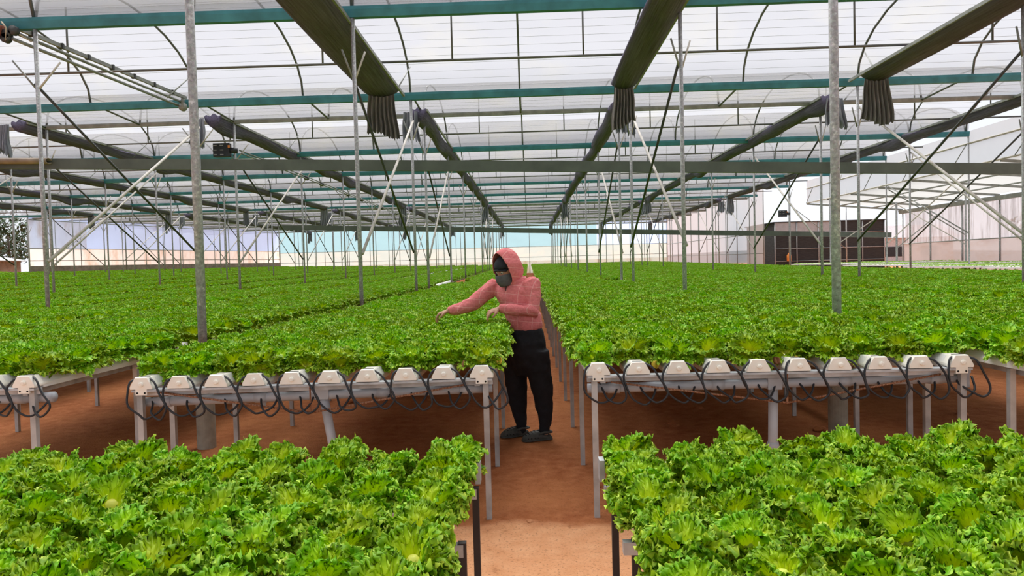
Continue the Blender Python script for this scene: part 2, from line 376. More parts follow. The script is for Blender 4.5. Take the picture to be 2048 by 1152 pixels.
# posts
DR = 0.0
for ri, y in enumerate(ROWS):
    for li, x in enumerate(LINES):
        if x > xr(y) + 0.2 or not in_view(x, y, 2.0, 1.2): continue
        if x < left_wall_x(y) + 1: continue
        g0 = g(x, y); near = y < 20
        side = 'left' if x < 0 else 'right'; nth = (li - 8 + 1) if x > 0 else (8 - li)
        post = MB().tube([(x, y, g0 - 0.3), (x, y, eave(y) - 0.08)], 0.036 if y < 8 else 0.033, 14 if near else 8).build('support_post', M['galv'], loc=(x, y, g0), smooth=True)
        tag(post, 'galvanised roof post, %s row from the camera, %s post %s of the aisle' % (ORD[ri + 1], ORD[nth], side), 'post', 'galvanised roof posts')
        if y > 8 and y < 50:
            for s_ in (-1, 1):
                MB().tube([(s_ * 0.02, 0, 4.55 - g0), (s_ * (0.17 if abs(x + 7.94) > 0.1 else 0.34), 0.08 * s_, 5.0 - g0)], 0.016, 6).build('bracket', M['lightpipe'] if s_ > 0 else M['steel'], post, smooth=True)
        if y < 8:
            fo = MB().tube([(0, 0, -0.3), (0, 0, 0.42)], 0.075, 20); fo.build('footing', M['concrete'], post, smooth=False)
# cross braces between post rows
def brace(x, y0, y1, name):
    for col, za, zb, nm, m in (('dark', 4.62, 1.85, 'dark', M['dark']), ('pale', 1.72, 5.0, 'pale', M['lightpipe'])):
        p, q = Vector((x - 0.04, y0, za + g(x, y0))), Vector((x - 0.04, y1, zb + g(x, y1) * 0.5))
        if col == 'pale': p.x += 0.08; q.x += 0.08
        o = MB().tube([p, q], 0.024 if col == 'dark' else 0.027, 8).build('diagonal_brace', m, loc=tuple((p + q) / 2), smooth=True)
        tag(o, '%s diagonal brace %s' % (nm, name), 'brace', 'diagonal braces between the posts')
for (ya, yb, wh) in ((11.2, 16.7, 'behind the second row of posts'), (18.8, 24.3, 'behind the fourth row of posts'), (40.8, 46.3, 'behind the eighth row of posts'), (48.4, 53.9, 'behind the tenth row of posts')):
    for li, x in enumerate(LINES):
        if in_view(x, yb, 3, 0.5) and x < xr(ya) and x > left_wall_x(yb) + 1 and (x > -33 or yb < 30):
            nth = (li - 7) if x > 0 else (8 - li)
            brace(x, ya, yb, '%s, %s post line %s of the aisle' % (wh, ORD[nth], 'left' if x < 0 else 'right'))

# the two low cross beams
CH = [(-0.05, -0.13), (0.05, -0.13), (0.05, -0.11), (-0.03, -0.11), (-0.03, 0.11), (0.05, 0.11), (0.05, 0.13), (-0.05, 0.13)]
p, q = at(-60, 327, 16.95), at(2110, 338, 16.95)
b = MB(); b.prism(CH, q, p); tag(b.build('cross_beam', M['beam'], loc=tuple((p + q) / 2)), 'deep grey-green channel beam running level across the whole greenhouse', 'beam')
p, q = at(560, 455, 35.55), at(1782, 470, 35.55)
b = MB(); b.prism([(a * 1.3, c_ * 0.95) for a, c_ in CH], q, p); tag(b.build('cross_beam', M['beam'], loc=tuple((p + q) / 2)), 'distant grey-green channel beam low across the back of the greenhouse', 'beam')

# ------------------------------------------------------------------ gathered shade nets along the post lines
def net(x, y0, y1, w, block, label, lumpy, z=5.42, flat=True):
    t = thing('shade_net', label, 'shade net', (x, (y0 + y1) / 2, z), group='gathered shade nets')
    n = max(12, int((y1 - y0) / (0.35 if lumpy else 0.6))); rr = []; ph = [U(0, 6) for _ in range(6)]
    for i in range(n + 1):
        y = y0 + (y1 - y0) * i / n; e = 1.0
        lw = w * (1 + (0.28 * sin(y * 1.1 + ph[0]) * sin(y * 0.37 + ph[1]) if lumpy else 0.04 * sin(y * 0.7 + ph[0])))
        sag = (0.10 if flat else 0.2) * (1 + (0.9 * max(0, sin(y * 1.45 + ph[2])) * max(0, sin(y * 0.5 + ph[3])) if lumpy else 0.12 * sin(y * 0.9)))
        zz = (eave(y) - 5.62); ring = []
        m = 14
        for k in range(m + 1):
            a = k / m; ring.append(Vector((-lw / 2 + lw * a, y - (y0 + y1) / 2, zz - sag * sin(pi * a) ** 0.7 + (0.012 * sin(k * 2.9 + y * 0.8) if 0 < k < m else 0))))
        for k in range(m, -1, -1):
            a = k / m; ring.append(Vector((-lw / 2 + lw * a, y - (y0 + y1) / 2, zz + 0.04 + 0.05 * sin(pi * a) + (0.03 * sin(y * 2.1 + k) if lumpy else 0))))
        rr.append(ring)
    b = MB(); b.rings(rr); b.build('gathered_net', M['net'], t, smooth=True)
    r = MB(); s_ = 1 if x < 5 else -1
    r.bar((s_ * (w / 2 + 0.02), (y0 - y1) / 2, 0.03 + eave(y0) - 5.62), (s_ * (w / 2 + 0.02), (y1 - y0) / 2 + 0.5, 0.03 + eave(y1) - 5.62), 0.045, 0.06); r.build('rail', M['steel'], t)
    return t
def drape(t, c, w, h, mat, folds=6, rag=0.08, name='hanging_end', ang=0.0):
    """a pleated net end that hangs from the net"""
    b = MB(); ph = U(0, 6); nu, nv = 44, 12; d = [U(-1, 1) for _ in range(nu + 1)]
    for side in (0, 1):
        def fn(u, v):
            k = 0.75 + 0.25 * v; x = (u - 0.5) * w * k + 0.03 * sin(v * 5 + ph) * v
            y = (0.035 + 0.05 * v) * sin(u * folds * 2 * pi + ph + 0.6 * sin(3 * v)) + 0.04 * sin(u * 3 + v * 2) + (0.012 if side else 0)
            z = -h * v * (1 + rag * d[int(u * nu)] * 0.6 + 0.10 * sin(u * 4.4 + ph))
            return Vector((x * cos(ang) - y * sin(ang), x * sin(ang) + y * cos(ang), z)) + c
        b.grid(fn, nu, nv)
    return b.build(name, mat, t, smooth=True)
for li, x in enumerate(LINES):
    nth = (li - 7) if x > 0 else (8 - li); side = 'left' if x < 0 else 'right'
    where = '%s post line %s of the aisle' % (ORD[nth], side)
    spec = {-2.74: (-3.2, 0.80), 2.5: (2.2, 0.58), 7.87: (7.72, 0.70)}.get(round(x, 2), (x - 0.12, 0.5))
    # first block
    if in_view(x, 16.4, 5.3, 0.5) and abs(x + 7.94) > 0.1:
        t = net(spec[0], -2.0, 15.5, spec[1], 1, 'dark green shade net gathered flat overhead, nearest block, %s' % where, False, 5.43)
        drape(t, Vector((0, 15.52 - t.location.y, -0.04)), spec[1] * 0.95, U(0.85, 0.95), M['netbrown'], 7)
    for blk, (ya, yb, m_) in enumerate(((18.1, 45.4, 0.6), (48.0, 75.0, 0.6))):
        if x > 14 or not in_view(x, (ya * 0.3 + yb * 0.7), 5.3, 1.0) or x < left_wall_x(yb) + 2: continue
        t = net(x - (0.25 if x < -4 else 0.05), ya, yb, 0.42, 2 + blk, 'lumpy dark shade net gathered overhead, %s block back, %s' % (('second', 'third')[blk], where), True, 5.56, False)
        drape(t, Vector((-0.42 if x < -4 else -0.2 if x < 0 else 0.12, ya - t.location.y - 0.02, 0.0)), U(0.42, 0.56), U(0.68, 0.82), M['netgrey'], 4, 0.16, ang=U(-0.3, 0.3))
        drape(t, Vector((0.0, yb - t.location.y, eave(yb) - 5.66)), U(0.45, 0.6), U(0.9, 1.3), M['netgrey'], 4, 0.16, ang=U(-0.3, 0.3))
# bare screen rail and drive pipes on the second line to the left, nearest block
x2 = LINES[6]
t = thing('screen_rail', 'bare steel screen rail with two pipes running back above the second post line left', 'rail', (x2 - 0.1, 13.7, 5.45))
pa, pb = at(-40, 25, 10.9), at(372, 196, 16.6)
MB().bar(rel(t, pa), rel(t, pb), 0.05, 0.07).build('rail', M['steel'], t)
for (u0, u1) in (((22, 62), (368, 206)), ((26, 78), (362, 213))):
    MB().tube([rel(t, at(*u0, 11.0)), rel(t, at(*u1, 16.6))], 0.03, 8).build('drive_pipe', M['steel'], t, smooth=True)
for i in range(7):
    c_ = pa.lerp(pb, 0.18 + i * 0.12); MB().box(rel(t, c_), (0.09, 0.05, 0.10)).build('clip', M['dark'], t)
p0 = at(8, 58, 11.0)
t = thing('pulley_motor', 'rusty winch with rope pulleys at the top corner post', 'motor', tuple(p0))
MB().tube([(-0.25, 0, 0.02), (-0.02, 0, -0.06)], 0.11, 14).build('casing', M['rusty'], t, smooth=True)
for dx, dz in ((0.05, -0.08), (0.16, -0.03), (0.03, -0.15)):
    MB().tube([(dx, -0.04, dz), (dx, 0.04, dz)], 0.075, 14).build('pulley', M['dark'], t, smooth=True)
MB().tube([(0.0, -0.05, 0.1), (0.08, -0.06, 0.0), (0.05, -0.05, -0.2), (0.12, 0, -0.02), (0.3, 0.2, -0.15)], 0.012, 6).build('rope', M['rope'], t, smooth=True)
p1 = at(366, 214, 16.45)
t = thing('pulley', 'dark pulley where the bare drive pipes end beside the tall near post', 'pulley', tuple(p1))
MB().tube([(0, -0.03, 0), (0, 0.03, 0)], 0.10, 16).build('wheel', M['steel'], t, smooth=True); MB().box((0, 0, 0.1), (0.05, 0.08, 0.2)).build('bracket', M['steel'], t)

b = MB(); p, q = at(-60, 322, 16.8), at(98, 322, 16.8); b.rings([[p.lerp(q, i / 4) + Vector((0, 0.12 * cos(a) * r_, 0.075 * sin(a) * r_)) for a in [pi * 1.9 * k / 14 for k in range(15)] for r_ in (1,)] for i in range(5)], False)
o = b.build('rolled_sheet', M['kerb'], loc=tuple((p + q) / 2), smooth=True); md = o.modifiers.new('t', 'SOLIDIFY'); md.thickness = 0.012; tag(o, 'rolled brown sheet lying on the left end of the deep cross beam', 'sheet')
# gear motor with its shaft
def gear_motor(pos, label, sc=1.0, slots=True):
    t = thing('gear_motor', label, 'motor', tuple(pos))
    MB().box((-0.24 * sc, 0, 0), (0.44 * sc, 0.16 * sc, 0.36 * sc)).build('mounting_plate', M['motor'], t)
    h = MB()
    for i in range(2):
        for j in range(3): h.box((-0.40 * sc + 0.18 * sc * i, -0.085 * sc, -0.13 * sc + 0.125 * sc * j), (0.09 * sc, 0.012, 0.022 * sc))
    h.build('slots', M['galv'], t)
    MB().tube([(-0.03 * sc, 0, 0), (0.16 * sc, 0.05, -0.02)], 0.075 * sc, 14).build('gear_case', M['motor'], t, smooth=True)
    MB().box((-0.02 * sc, -0.09 * sc, 0.08 * sc), (0.05 * sc, 0.02, 0.07 * sc)).build('indicator', M['orange'], t)
    return t
pm = at(462, 300, 18.72); gear_motor(pm, 'dark slotted gear motor clamped to the second post line left', 1.0)
t = thing('drive_shaft', 'twin steel drive shaft with couplings running back from the gear motor', 'shaft', (pm.x + 0.2, 32, pm.z))
for dx, dz in ((0, 0.0), (0.05, -0.09)):
    MB().tube([(dx, -13.2, dz), (dx + 0.05, 14, dz + 0.05)], 0.018, 6).build('shaft', M['steel'], t, smooth=True)
for yy in (-11.5, -7.6, -5.8, -2.0, 0.5, 5, 9):
    MB().tube([(0.02, yy - 0.14, -0.04), (0.02, yy - 0.05, -0.04), (0.02, yy, -0.04), (0.02, yy + 0.1, -0.04)], [0.05, 0.085, 0.06, 0.08], 10).build('coupling', M['dark'], t, smooth=True)
pm2 = at(1574, 427, 35.15); gear_motor(pm2, 'small dark gear motor high on a distant post to the right', 0.9)

# ------------------------------------------------------------------ walls
def wall_panel(name, p, q, z0, z1, mat, parent=None, thick=0.02, seg=1):
    p, q = Vector((*p, 0)), Vector((*q, 0)); d = (q - p).normalized(); nrm = Vector((-d.y, d.x, 0)) * thick / 2; b = MB()
    b.grid(lambda u, v: p.lerp(q, u) + nrm + Vector((0, 0, z0 + (z1 - z0) * v)), 8, 3)
    return b.build(name, mat, parent, smooth=False)
def posts_on(root, p, q, n, z0, z1, r=0.03, rails=()):
    for i in range(n + 1):
        c_ = Vector((*p, 0)).lerp(Vector((*q, 0)), i / n); off = Vector((0, -0.06, 0))
        MB().tube([c_ + off + Vector((0, 0, z0)), c_ + off + Vector((0, 0, z1))], r, 6).build('stud', M['steel'], root, smooth=True)
    for z in rails:
        MB().tube([Vector((*p, z)) + Vector((0, -0.05, 0)), Vector((*q, z)) + Vector((0, -0.05, 0))], 0.025, 6).build('rail', M['steel'], root, smooth=True)
A, B_, C_ = (-27.6, BACK), (-1.5, BACK), (XR2, BACK)
zb = g(0, BACK); zt = eave(BACK) + 0.25
wall = wall_panel('wall_back', A, C_, zb - 0.2, zb + 2.9, M['film_pale']); tag(wall, 'pale translucent sheet end wall, cream below and blue above', kind='structure')
wall_panel('upper_sheet', A, (7.5, BACK), zb + 2.9, zt, M['film_blue'], wall); wall_panel('upper_film', (7.5, BACK), C_, zb + 2.9, zt, M['film_lav'], wall)
wall_panel('base_strip', (A[0], BACK - 0.1), (C_[0], BACK - 0.1), zb - 0.2, zb + 1.35, M['film_beige'], wall)
posts_on(wall, A, C_, 17, zb - 0.2, zt, 0.03, (zb + 1.75, zb + 2.9))
# left wall, from the open corner to the back wall
L0, L1 = (-35.2, 48.0), (-27.6, BACK)
def gl(P): return g(*P)
wall = MB(); P0, P1 = Vector((*L0, 0)), Vector((*L1, 0))
def wl(z0, z1):
    def fn(u, v):
        c_ = P0.lerp(P1, u); b0 = g(c_.x, c_.y); return c_ + Vector((0, 0, b0 + z0 + (z1 - b0 * 0 - z0) * v if z1 < 4 else b0 + z0 + (eave(c_.y) + 0.1 - b0 - z0) * v))
    return fn
wall.grid(wl(0.0, 2.65), 12, 4); wall = wall.build('wall_left', M['film_beige']); tag(wall, 'dust-stained beige film wall with a bluish film strip above', kind='structure')
b = MB(); b.grid(wl(2.65, 9), 12, 3); b.build('upper_film', M['film_lav'], wall)
b = MB(); b.grid(lambda u, v: P0.lerp(P1, u * 0.16) + Vector((0.05, -0.08, g(*L0) + 2.6 + (eave(57) - 0.1 - g(*L0) - 2.6) * v)), 4, 3); b.build('end_panel', M['film_beige'], wall)
b = MB(); b.grid(lambda u, v: P0.lerp(P1, u) + Vector((0.08, -0.1, g(*P0.lerp(P1, u).xy) + 1.75 + 0.06 * v)), 8, 1); b.build('rail', M['kerb'], wall)
b = MB(); b.grid(lambda u, v: P0.lerp(P1, u) + Vector((0.06, -0.12, g(*P0.lerp(P1, u).xy) + 0.95 + 0.45 * v)), 8, 1); b.build('base_board', M['kerb'], wall)
for i in range(15):
    c_ = P0.lerp(P1, i / 14); z0 = g(c_.x, c_.y)
    MB().tube([c_ + Vector((0.05, -0.1, z0)), c_ + Vector((0.05, -0.1, eave(c_.y)))], 0.045 if i % 4 == 0 else 0.03, 6).build('stud', M['galv'] if i % 4 else M['steel'], wall, smooth=True)
for za in (2.65, 0.0):
    b = MB(); b.tube([P0.lerp(P1, i / 8) + Vector((0.05, -0.12, (g(*P0.lerp(P1, i / 8).xy) + za) if za else eave(P0.lerp(P1, i / 8).y) - 0.1)) for i in range(9)], 0.03, 6); b.build('rail', M['steel'], wall, smooth=True)
# right wall at the back, then the lean-to with its streaked film wall
wall = wall_panel('wall_right', (XR2, 45), (XR2, BACK), 0.2, 6.2, M['film_fascia']); tag(wall, 'white film side wall of the far right part of the greenhouse', kind='structure')
for i in range(12):
    y = 45 + (BACK - 45) * i / 11
    MB().tube([(XR2 - 0.06, y, 0.2), (XR2 - 0.06, y, 6.0)], 0.03, 6).build('stud', M['steel'], wall, smooth=True)
for z in (1.9, 3.2): MB().tube([(XR2 - 0.06, 45, z), (XR2 - 0.06, BACK, z + 0.3)], 0.025, 6).build('rail', M['steel'], wall, smooth=True)
YN, YF, XG = 17.5, 38.2, 20.35
b = MB(); b.grid(lambda u, v: (XR2 + (XG - XR2) * u, YN + (YF - YN) * v, 4.52 - 0.45 * u + 0.05 * sin(pi * u)), 8, 10)
lean = b.build('ceiling', M['film_white'], smooth=True); tag(lean, 'low white film roof of the side bay sloping down to its gutter', kind='structure')
b = MB(); b.grid(lambda u, v: (XR2, YN + (YF - YN) * u, 4.52 + (5.7 - 4.52) * v), 10, 2); b.build('upright_film', M['film_fascia'], lean)
for i in range(9):
    y = YN + (YF - YN) * i / 8
    MB().bar((XR2, y, 4.46), (XG, y, 4.0), 0.05, 0.09).build('rafter', M['steel'], lean)
for k, (x, z) in enumerate(((XR2, 4.5), (XR2, 5.28), (16.9, 4.3), (18.6, 4.14))):
    MB().tube([(x, YN, z), (x, YF, z)], 0.035, 6).build('purlin', M['lightpipe'] if k < 2 else M['steel'], lean, smooth=True)
for i in range(7):
    y = YN + 1.3 + (YF - YN - 1.3) * i / 6
    MB().tube([(XR2 - 0.02, y, 4.5), (XR2 - 0.02, y - 0.9, 5.28)], 0.016, 5).build('strut', M['steel'], lean, smooth=True)
b = MB(); b.prism([(-0.13, -0.02), (-0.09, -0.2), (0.09, -0.2), (0.13, -0.02), (0.1, -0.02), (0.08, -0.17), (-0.08, -0.17), (-0.1, -0.02)], (XG - 0.12, YN, 3.98), (XG - 0.12, YF, 3.98))
tag(b.build('side_gutter', M['steel'], loc=(XG, 28, 4.0)), 'heavy grey steel gutter along the top of the streaked film wall', 'gutter')
b = MB(); b.grid(lambda u, v: (XG + 0.1 + 0.06 * sin(u * 40), YN + (YF - YN) * u, 2.15 + 1.85 * v), 60, 4); w = b.build('wall_side', M['film_streak'], smooth=True); tag(w, 'dirt-streaked translucent film wall under the side gutter', kind='structure')
b = MB(); b.grid(lambda u, v: (XG + 0.1, YN + (YF - YN) * u, -0.1 + 2.25 * v), 10, 2); b.build('lower_film', M['film_low'], w)
for i in range(9):
    y = YN + (YF - YN) * i / 8; MB().tube([(XG, y, -0.1), (XG, y, 4.0)], 0.045, 8).build('stud', M['galv'], w, smooth=True)
for z in (2.15,): MB().tube([(XG - 0.02, YN, z), (XG - 0.02, YF, z)], 0.03, 6).build('rail', M['steel'], w, smooth=True)
# posts and braces of the side bay
for i, y in enumerate((29.8, 35.3, 40.8)):
    o = MB().tube([(18.5, y, -0.1), (18.5, y, 4.2 if y < 39 else 5.4)], 0.05 if i == 1 else 0.035, 10).build('support_post', M['galv'], loc=(18.5, y, 0), smooth=True)
    tag(o, 'grey post of the side bay, %s one from the camera' % ORD[i + 1], 'post', 'side bay posts')
for i, (a, b_) in enumerate((((18.5, 29.8, 4.1), (18.5, 35.3, 1.9)), ((18.5, 35.3, 4.1), (18.5, 29.8, 1.9)), ((15.3, 29.8, 4.3), (18.5, 29.8, 2.3)), ((15.3, 35.3, 2.0), (18.5, 35.3, 4.1)), ((15.3, 40.8, 4.6), (18.5, 40.8, 2.0)), ((15.2, 24.3, 4.4), (15.2, 29.8, 2.0)), ((15.2, 24.3, 2.2), (15.2, 29.8, 4.5)))):
    o = MB().tube([a, b_], 0.022, 6).build('diagonal_brace', M['lightpipe'] if i % 2 else M['steel'], loc=tuple((Vector(a) + Vector(b_)) / 2), smooth=True)
    tag(o, 'thin diagonal brace of the side bay, number %s going back' % NUM[i + 1], 'brace', 'side bay braces')
# edge posts of the main roof along the side bay
for i, y in enumerate((24.3, 29.8, 35.3, 40.8)):
    o = MB().tube([(15.2, y, 0), (15.2, y, 5.7)], 0.03, 8).build('support_post', M['galv'], loc=(15.2, y, 0), smooth=True)
    tag(o, 'slim edge post between main roof and side bay, %s from the camera' % ORD[i + 1], 'post', 'edge posts')
# seedling tables of the side bay
for i, (ya, yb) in enumerate(((18.6, 22.0), (22.06, 26.6), (26.66, 31.6), (31.66, 37.9))):
    xa, xb, zt_ = 14.15, 19.7, 1.0 + g(14, (ya + yb) / 2)
    t = thing('seedling_table', 'low truss sided table of pale green seedlings in the side bay, %s from the camera' % ORD[i + 1], 'table', ((xa + xb) / 2, (ya + yb) / 2, 0), group='seedling tables')
    def rs(p): return rel(t, p)
    MB().box(rs(((xa + xb) / 2, (ya + yb) / 2, zt_)), (xb - xa, yb - ya, 0.05)).build('tray_top', M['white'], t)
    b = MB(); n = 8
    for j in range(n):
        y0_, y1_ = ya + (yb - ya) * j / n, ya + (yb - ya) * (j + 1) / n
        b.bar(rs((xa, y0_, zt_ - 0.26)), rs((xa, (y0_ + y1_) / 2, zt_ - 0.03)), 0.025, 0.025); b.bar(rs((xa, (y0_ + y1_) / 2, zt_ - 0.03)), rs((xa, y1_, zt_ - 0.26)), 0.025, 0.025)
    b.bar(rs((xa, ya, zt_ - 0.27)), rs((xa, yb, zt_ - 0.27)), 0.03, 0.03); b.build('truss', M['dark'], t)
    for x_ in (xa + 0.05, xb - 0.05):
        for y_ in (ya + 0.1, yb - 0.1): MB().bar(rs((x_, y_, 0)), rs((x_, y_, zt_ - 0.02)), 0.04, 0.04).build('leg', M['steel'], t)
    b = MB(); rnd = random.Random(i)
    for j in range(900):
        x_, y_ = rnd.uniform(xa + 0.1, xb - 0.1), rnd.uniform(ya + 0.05, yb - 0.05); c_ = Vector(rs((x_, y_, zt_ + 0.02))); a_ = rnd.uniform(0, 6.28); k = rnd.uniform(0.04, 0.07)
        u = Vector((cos(a_), sin(a_), 0)) * k; w = Vector((-sin(a_), cos(a_), 0)) * k * 0.5; up = Vector((0, 0, k * 0.8))
        b.add([c_, c_ + u * 0.5 + w + up * 0.6, c_ + u + up, c_ + u * 0.5 - w + up * 0.6, c_ - u * 0.5 + w + up * 0.6, c_ - u + up, c_ - u * 0.5 - w + up * 0.6], [(0, 1, 2, 3), (0, 4, 5, 6)])
    tag(b.build('seedlings', M['seed'], t), kind='stuff')
# net house
nx0, nx1, ny0, ny1, nz = 16.9, 24.3, 48.0, 54.0, 4.0
t = thing('net_house', 'dark brown net shelter with flat top standing beyond the benches', 'shelter', (20.6, 51, g(20, 50)))
def rt(p): return rel(t, p)
b = MB(); zs = 3.25
b.box(rt(((nx0 + nx1) / 2, ny0, (zs + 0.2) / 2)), (nx1 - nx0, 0.03, zs - 0.2)); b.build('net_wall', M['nethouse'], t)
MB().box(rt((nx0 + 2.0, ny0, (zs + nz) / 2)), (4.0, 0.03, nz - zs)).build('upper_sheet', M['pvc'], t)
MB().box(rt((nx0 + 5.7, ny0, (zs + nz) / 2)), (3.4, 0.03, nz - zs)).build('upper_net', M['nethouse'], t)
MB().box(rt((nx0, (ny0 + ny1) / 2, nz / 2)), (0.03, ny1 - ny0, nz)).build('net_wall', M['nethouse'], t)
MB().box(rt((nx1, (ny0 + ny1) / 2, nz / 2)), (0.03, ny1 - ny0, nz)).build('net_wall', M['nethouse'], t)
MB().box(rt(((nx0 + nx1) / 2, (ny0 + ny1) / 2, nz + 0.03)), (nx1 - nx0 + 0.3, ny1 - ny0 + 0.2, 0.06)).build('roof_sheet', M['dark'], t)
for i in range(6):
    x = nx0 + (nx1 - nx0) * i / 5; MB().tube([rt((x, ny0 - 0.05, 0)), rt((x, ny0 - 0.05, nz))], 0.04, 6).build('stud', M['galv'], t, smooth=True)
for z in (1.35, 2.2, zs): MB().tube([rt((nx0, ny0 - 0.06, z)), rt((nx1, ny0 - 0.06, z))], 0.03, 6).build('rail', M['galv'], t, smooth=True)
po = at(1578, 514, 47.6); t = thing('orange_jug', 'small orange plastic jug hanging in front of the net shelter', 'jug', tuple(po))
MB().tube([(0, 0, -0.3), (0, 0, -0.27), (0, 0, 0.12), (0, 0, 0.2), (0, 0, 0.28)], [0.13, 0.15, 0.15, 0.07, 0.05], 12).build('body', M['orange'], t, smooth=True)
MB().tube([(0, 0, 0.28), (0, 0, 1.4)], 0.012, 5).build('cord', M['dark'], t)

# outside: hill and house beyond the gap, trees and shed beyond the far left corner
b = MB(); b.grid(lambda u, v: (60 + 400 * u, 420 - 60 * v, -6 + (11 + 2 * sin(u * 9)) * sin(pi * min(1, v * 1.0) / 2 + 0.0) * (1 if v < 0.99 else 1)), 24, 6)
tag(b.build('hill', M['hill'], smooth=True), 'hazy blue-grey hill far beyond the side wall', kind='structure')
hp = at(1768, 520, 75)
t = thing('far_house', 'far pale house seen through the gap beside the net shelter', 'house', (hp.x + 1.0, 75, 0.2))
MB().box((0, 0, 1.6), (9, 6, 3.2)).build('wall', M['wallpaint'], t); MB().prism([(-3.4, 0), (3.4, 0), (0, 1.4)], (-5, 0, 3.2), (5, 0, 3.2)).build('roof', M['roofred'], t)
MB().box((-1.5, -3.02, 1.8), (2.0, 0.06, 1.0)).build('window', M['motor'], t); MB().box((2, -3.02, 1.8), (1.6, 0.06, 1.0)).build('window', M['motor'], t)
def tree(x, y, h, r, label):
    z = g(x, y); t = thing('tree', label, 'tree', (x, y, z)); rnd = random.Random(int(x * 7 + y))
    MB().tube([(0, 0, 0), (0.1, 0, h * 0.35), (0.0, 0.1, h * 0.7)], [0.18, 0.13, 0.05], 8).build('trunk', M['bark'], t, smooth=True)
    b = MB()
    for i in range(1500):
        a, zz = rnd.uniform(0, 6.28), rnd.uniform(-1, 1); q = rnd.uniform(0.45, 1) ** 0.5 * (1 + 0.25 * sin(a * 3 + zz * 5)); rr = sqrt(1 - zz * zz) * q * r
        c_ = Vector((rr * cos(a), rr * sin(a), h * 0.62 + zz * q * h * 0.38)); d = Vector((rnd.uniform(-1, 1), rnd.uniform(-1, 1), rnd.uniform(-1, 1))).normalized(); u, w = frame_of(d); k = rnd.uniform(0.12, 0.25)
        b.add([c_ - d * k, c_ + u * k * 0.5, c_ + d * k, c_ - u * k * 0.5 + w * 0.02], [(0, 1, 2, 3)])
    b.build('crown', M['tree'], t)
tree(-43.6, 57.0, 6.0, 2.3, 'dark loose-crowned tree outside the far open corner of the greenhouse')
tree(-48.5, 62.5, 5.0, 2.1, 'smaller pale tree behind the loose-crowned tree outside the far corner')
tree(30.0, 40, 4.4, 1.9, 'blurred tree seen through the streaked side film')
t = thing('shed', 'low shed with sloping roof outside the far open corner', 'shed', (-40.6, 50.6, g(-40.6, 50.6)))
MB().box((0, 0, 0.9), (3.4, 3, 1.8)).build('wall', M['kerb'], t); MB().bar((-2.2, 0, 2.5), (2.0, 0, 1.75), 3.4, 0.08).build('roof', M['galv'], t)
b = MB(); b.grid(lambda u, v: (-48 + 12.7 * u, 47.9, g(-48 + 12.7 * u, 47.9) + 1.0 * v), 12, 2); tag(b.build('wall_corner', M['film_beige']), 'low beige base wall at the open far corner', kind='structure')

# ------------------------------------------------------------------ growing benches
CZ = 0.855
def dz_(bn, x): return 0.0125 * (x + 0.285) if bn == 'left middle bench' else 0.0
BENCHES = []   # name, x of first channel (aisle side), direction, pitch, channels, y0, y1
BENCHES.append(('left middle bench', -0.285, -1, 0.2177, 10, 3.95, 75.4))
BENCHES.append(('right middle bench', 0.376, 1, 0.2245, 10, 3.95, 75.4))
for k in range(8):
    P = -2.74 - 5.2 * k
    BENCHES.append(('%s bench left of the aisle' % ORD[2 * k + 2], P - 0.19, -1, 0.2177, 10 if k < 1 else 8, 3.95, 75.4))
    if k < 7: BENCHES.append(('%s bench left of the aisle' % ORD[2 * k + 3], P - 2.81 - 0.1, -1, 0.2177, 8, 3.95, 75.4))
for i, (x0, n) in enumerate(((2.72, 10), (5.40, 10), (8.10, 10), (10.75, 9))):
    BENCHES.append(('%s bench right of the aisle' % ORD[i + 2], x0, 1, 0.2245, n, 2.9 if i == 0 else 3.95, 75.4 if i < 4 else 74))
def chan_outline(s=1.0): return [(-0.060 * s, -0.040), (0.060 * s, -0.040), (0.060 * s, -0.012), (0.038 * s, 0.032), (-0.038 * s, 0.032), (-0.060 * s, -0.012)]
def ysteps(a, b_):
    ys = [a]; 
    while ys[-1] < b_ - 0.01: ys.append(min(b_, ys[-1] + max(1.2, ys[-1] * 0.12)))
    return ys
def channel_mesh(x, ys, z0, xg):
    b = MB(); b.rings([[Vector((x + a, y, z0 + g(xg, y) + c_)) for a, c_ in chan_outline()] for y in ys]); return b
def end_cap(parent, bracket):
    b = MB(); o = [(-0.066, -0.030), (0.066, -0.030), (0.068, -0.022), (0.066, -0.012), (0.036, 0.040), (-0.036, 0.040), (-0.066, -0.012), (-0.068, -0.022)]
    b.rings([[Vector((a * k, y, c_ * k)) for a, c_ in o] for k, y in ((0.95, -0.052), (1.0, -0.045), (1.0, -0.02), (0.93, -0.018), (0.90, 0.11))])
    cpo = b.build('end_cap', M['cream'], parent)
    k = MB(); k.tube([(0.004, -0.05, 0.0), (0.004, -0.062, 0.0), (0.004, -0.064, 0.0)], [0.014, 0.0135, 0.010], 14); k.tube([(0.004, -0.063, 0), (0.004, -0.066, 0)], 0.008, 12); k.build('plug', M['cream'], cpo, smooth=False)
    MB().box((0.0, -0.002, 0.0385), (0.055, 0.014, 0.003)).build('slot', M['hole'], cpo)
    if bracket:
        MB().box((0, -0.045, -0.045), (0.066, 0.012, 0.034)).build('bracket_tab', M['cream'], cpo)
        h = MB()
        for s_ in (-1, 1): h.tube([(0.022 * s_, -0.051, -0.05), (0.022 * s_, -0.053, -0.05)], 0.0055, 10)
        h.build('screw_holes', M['hole'], cpo)
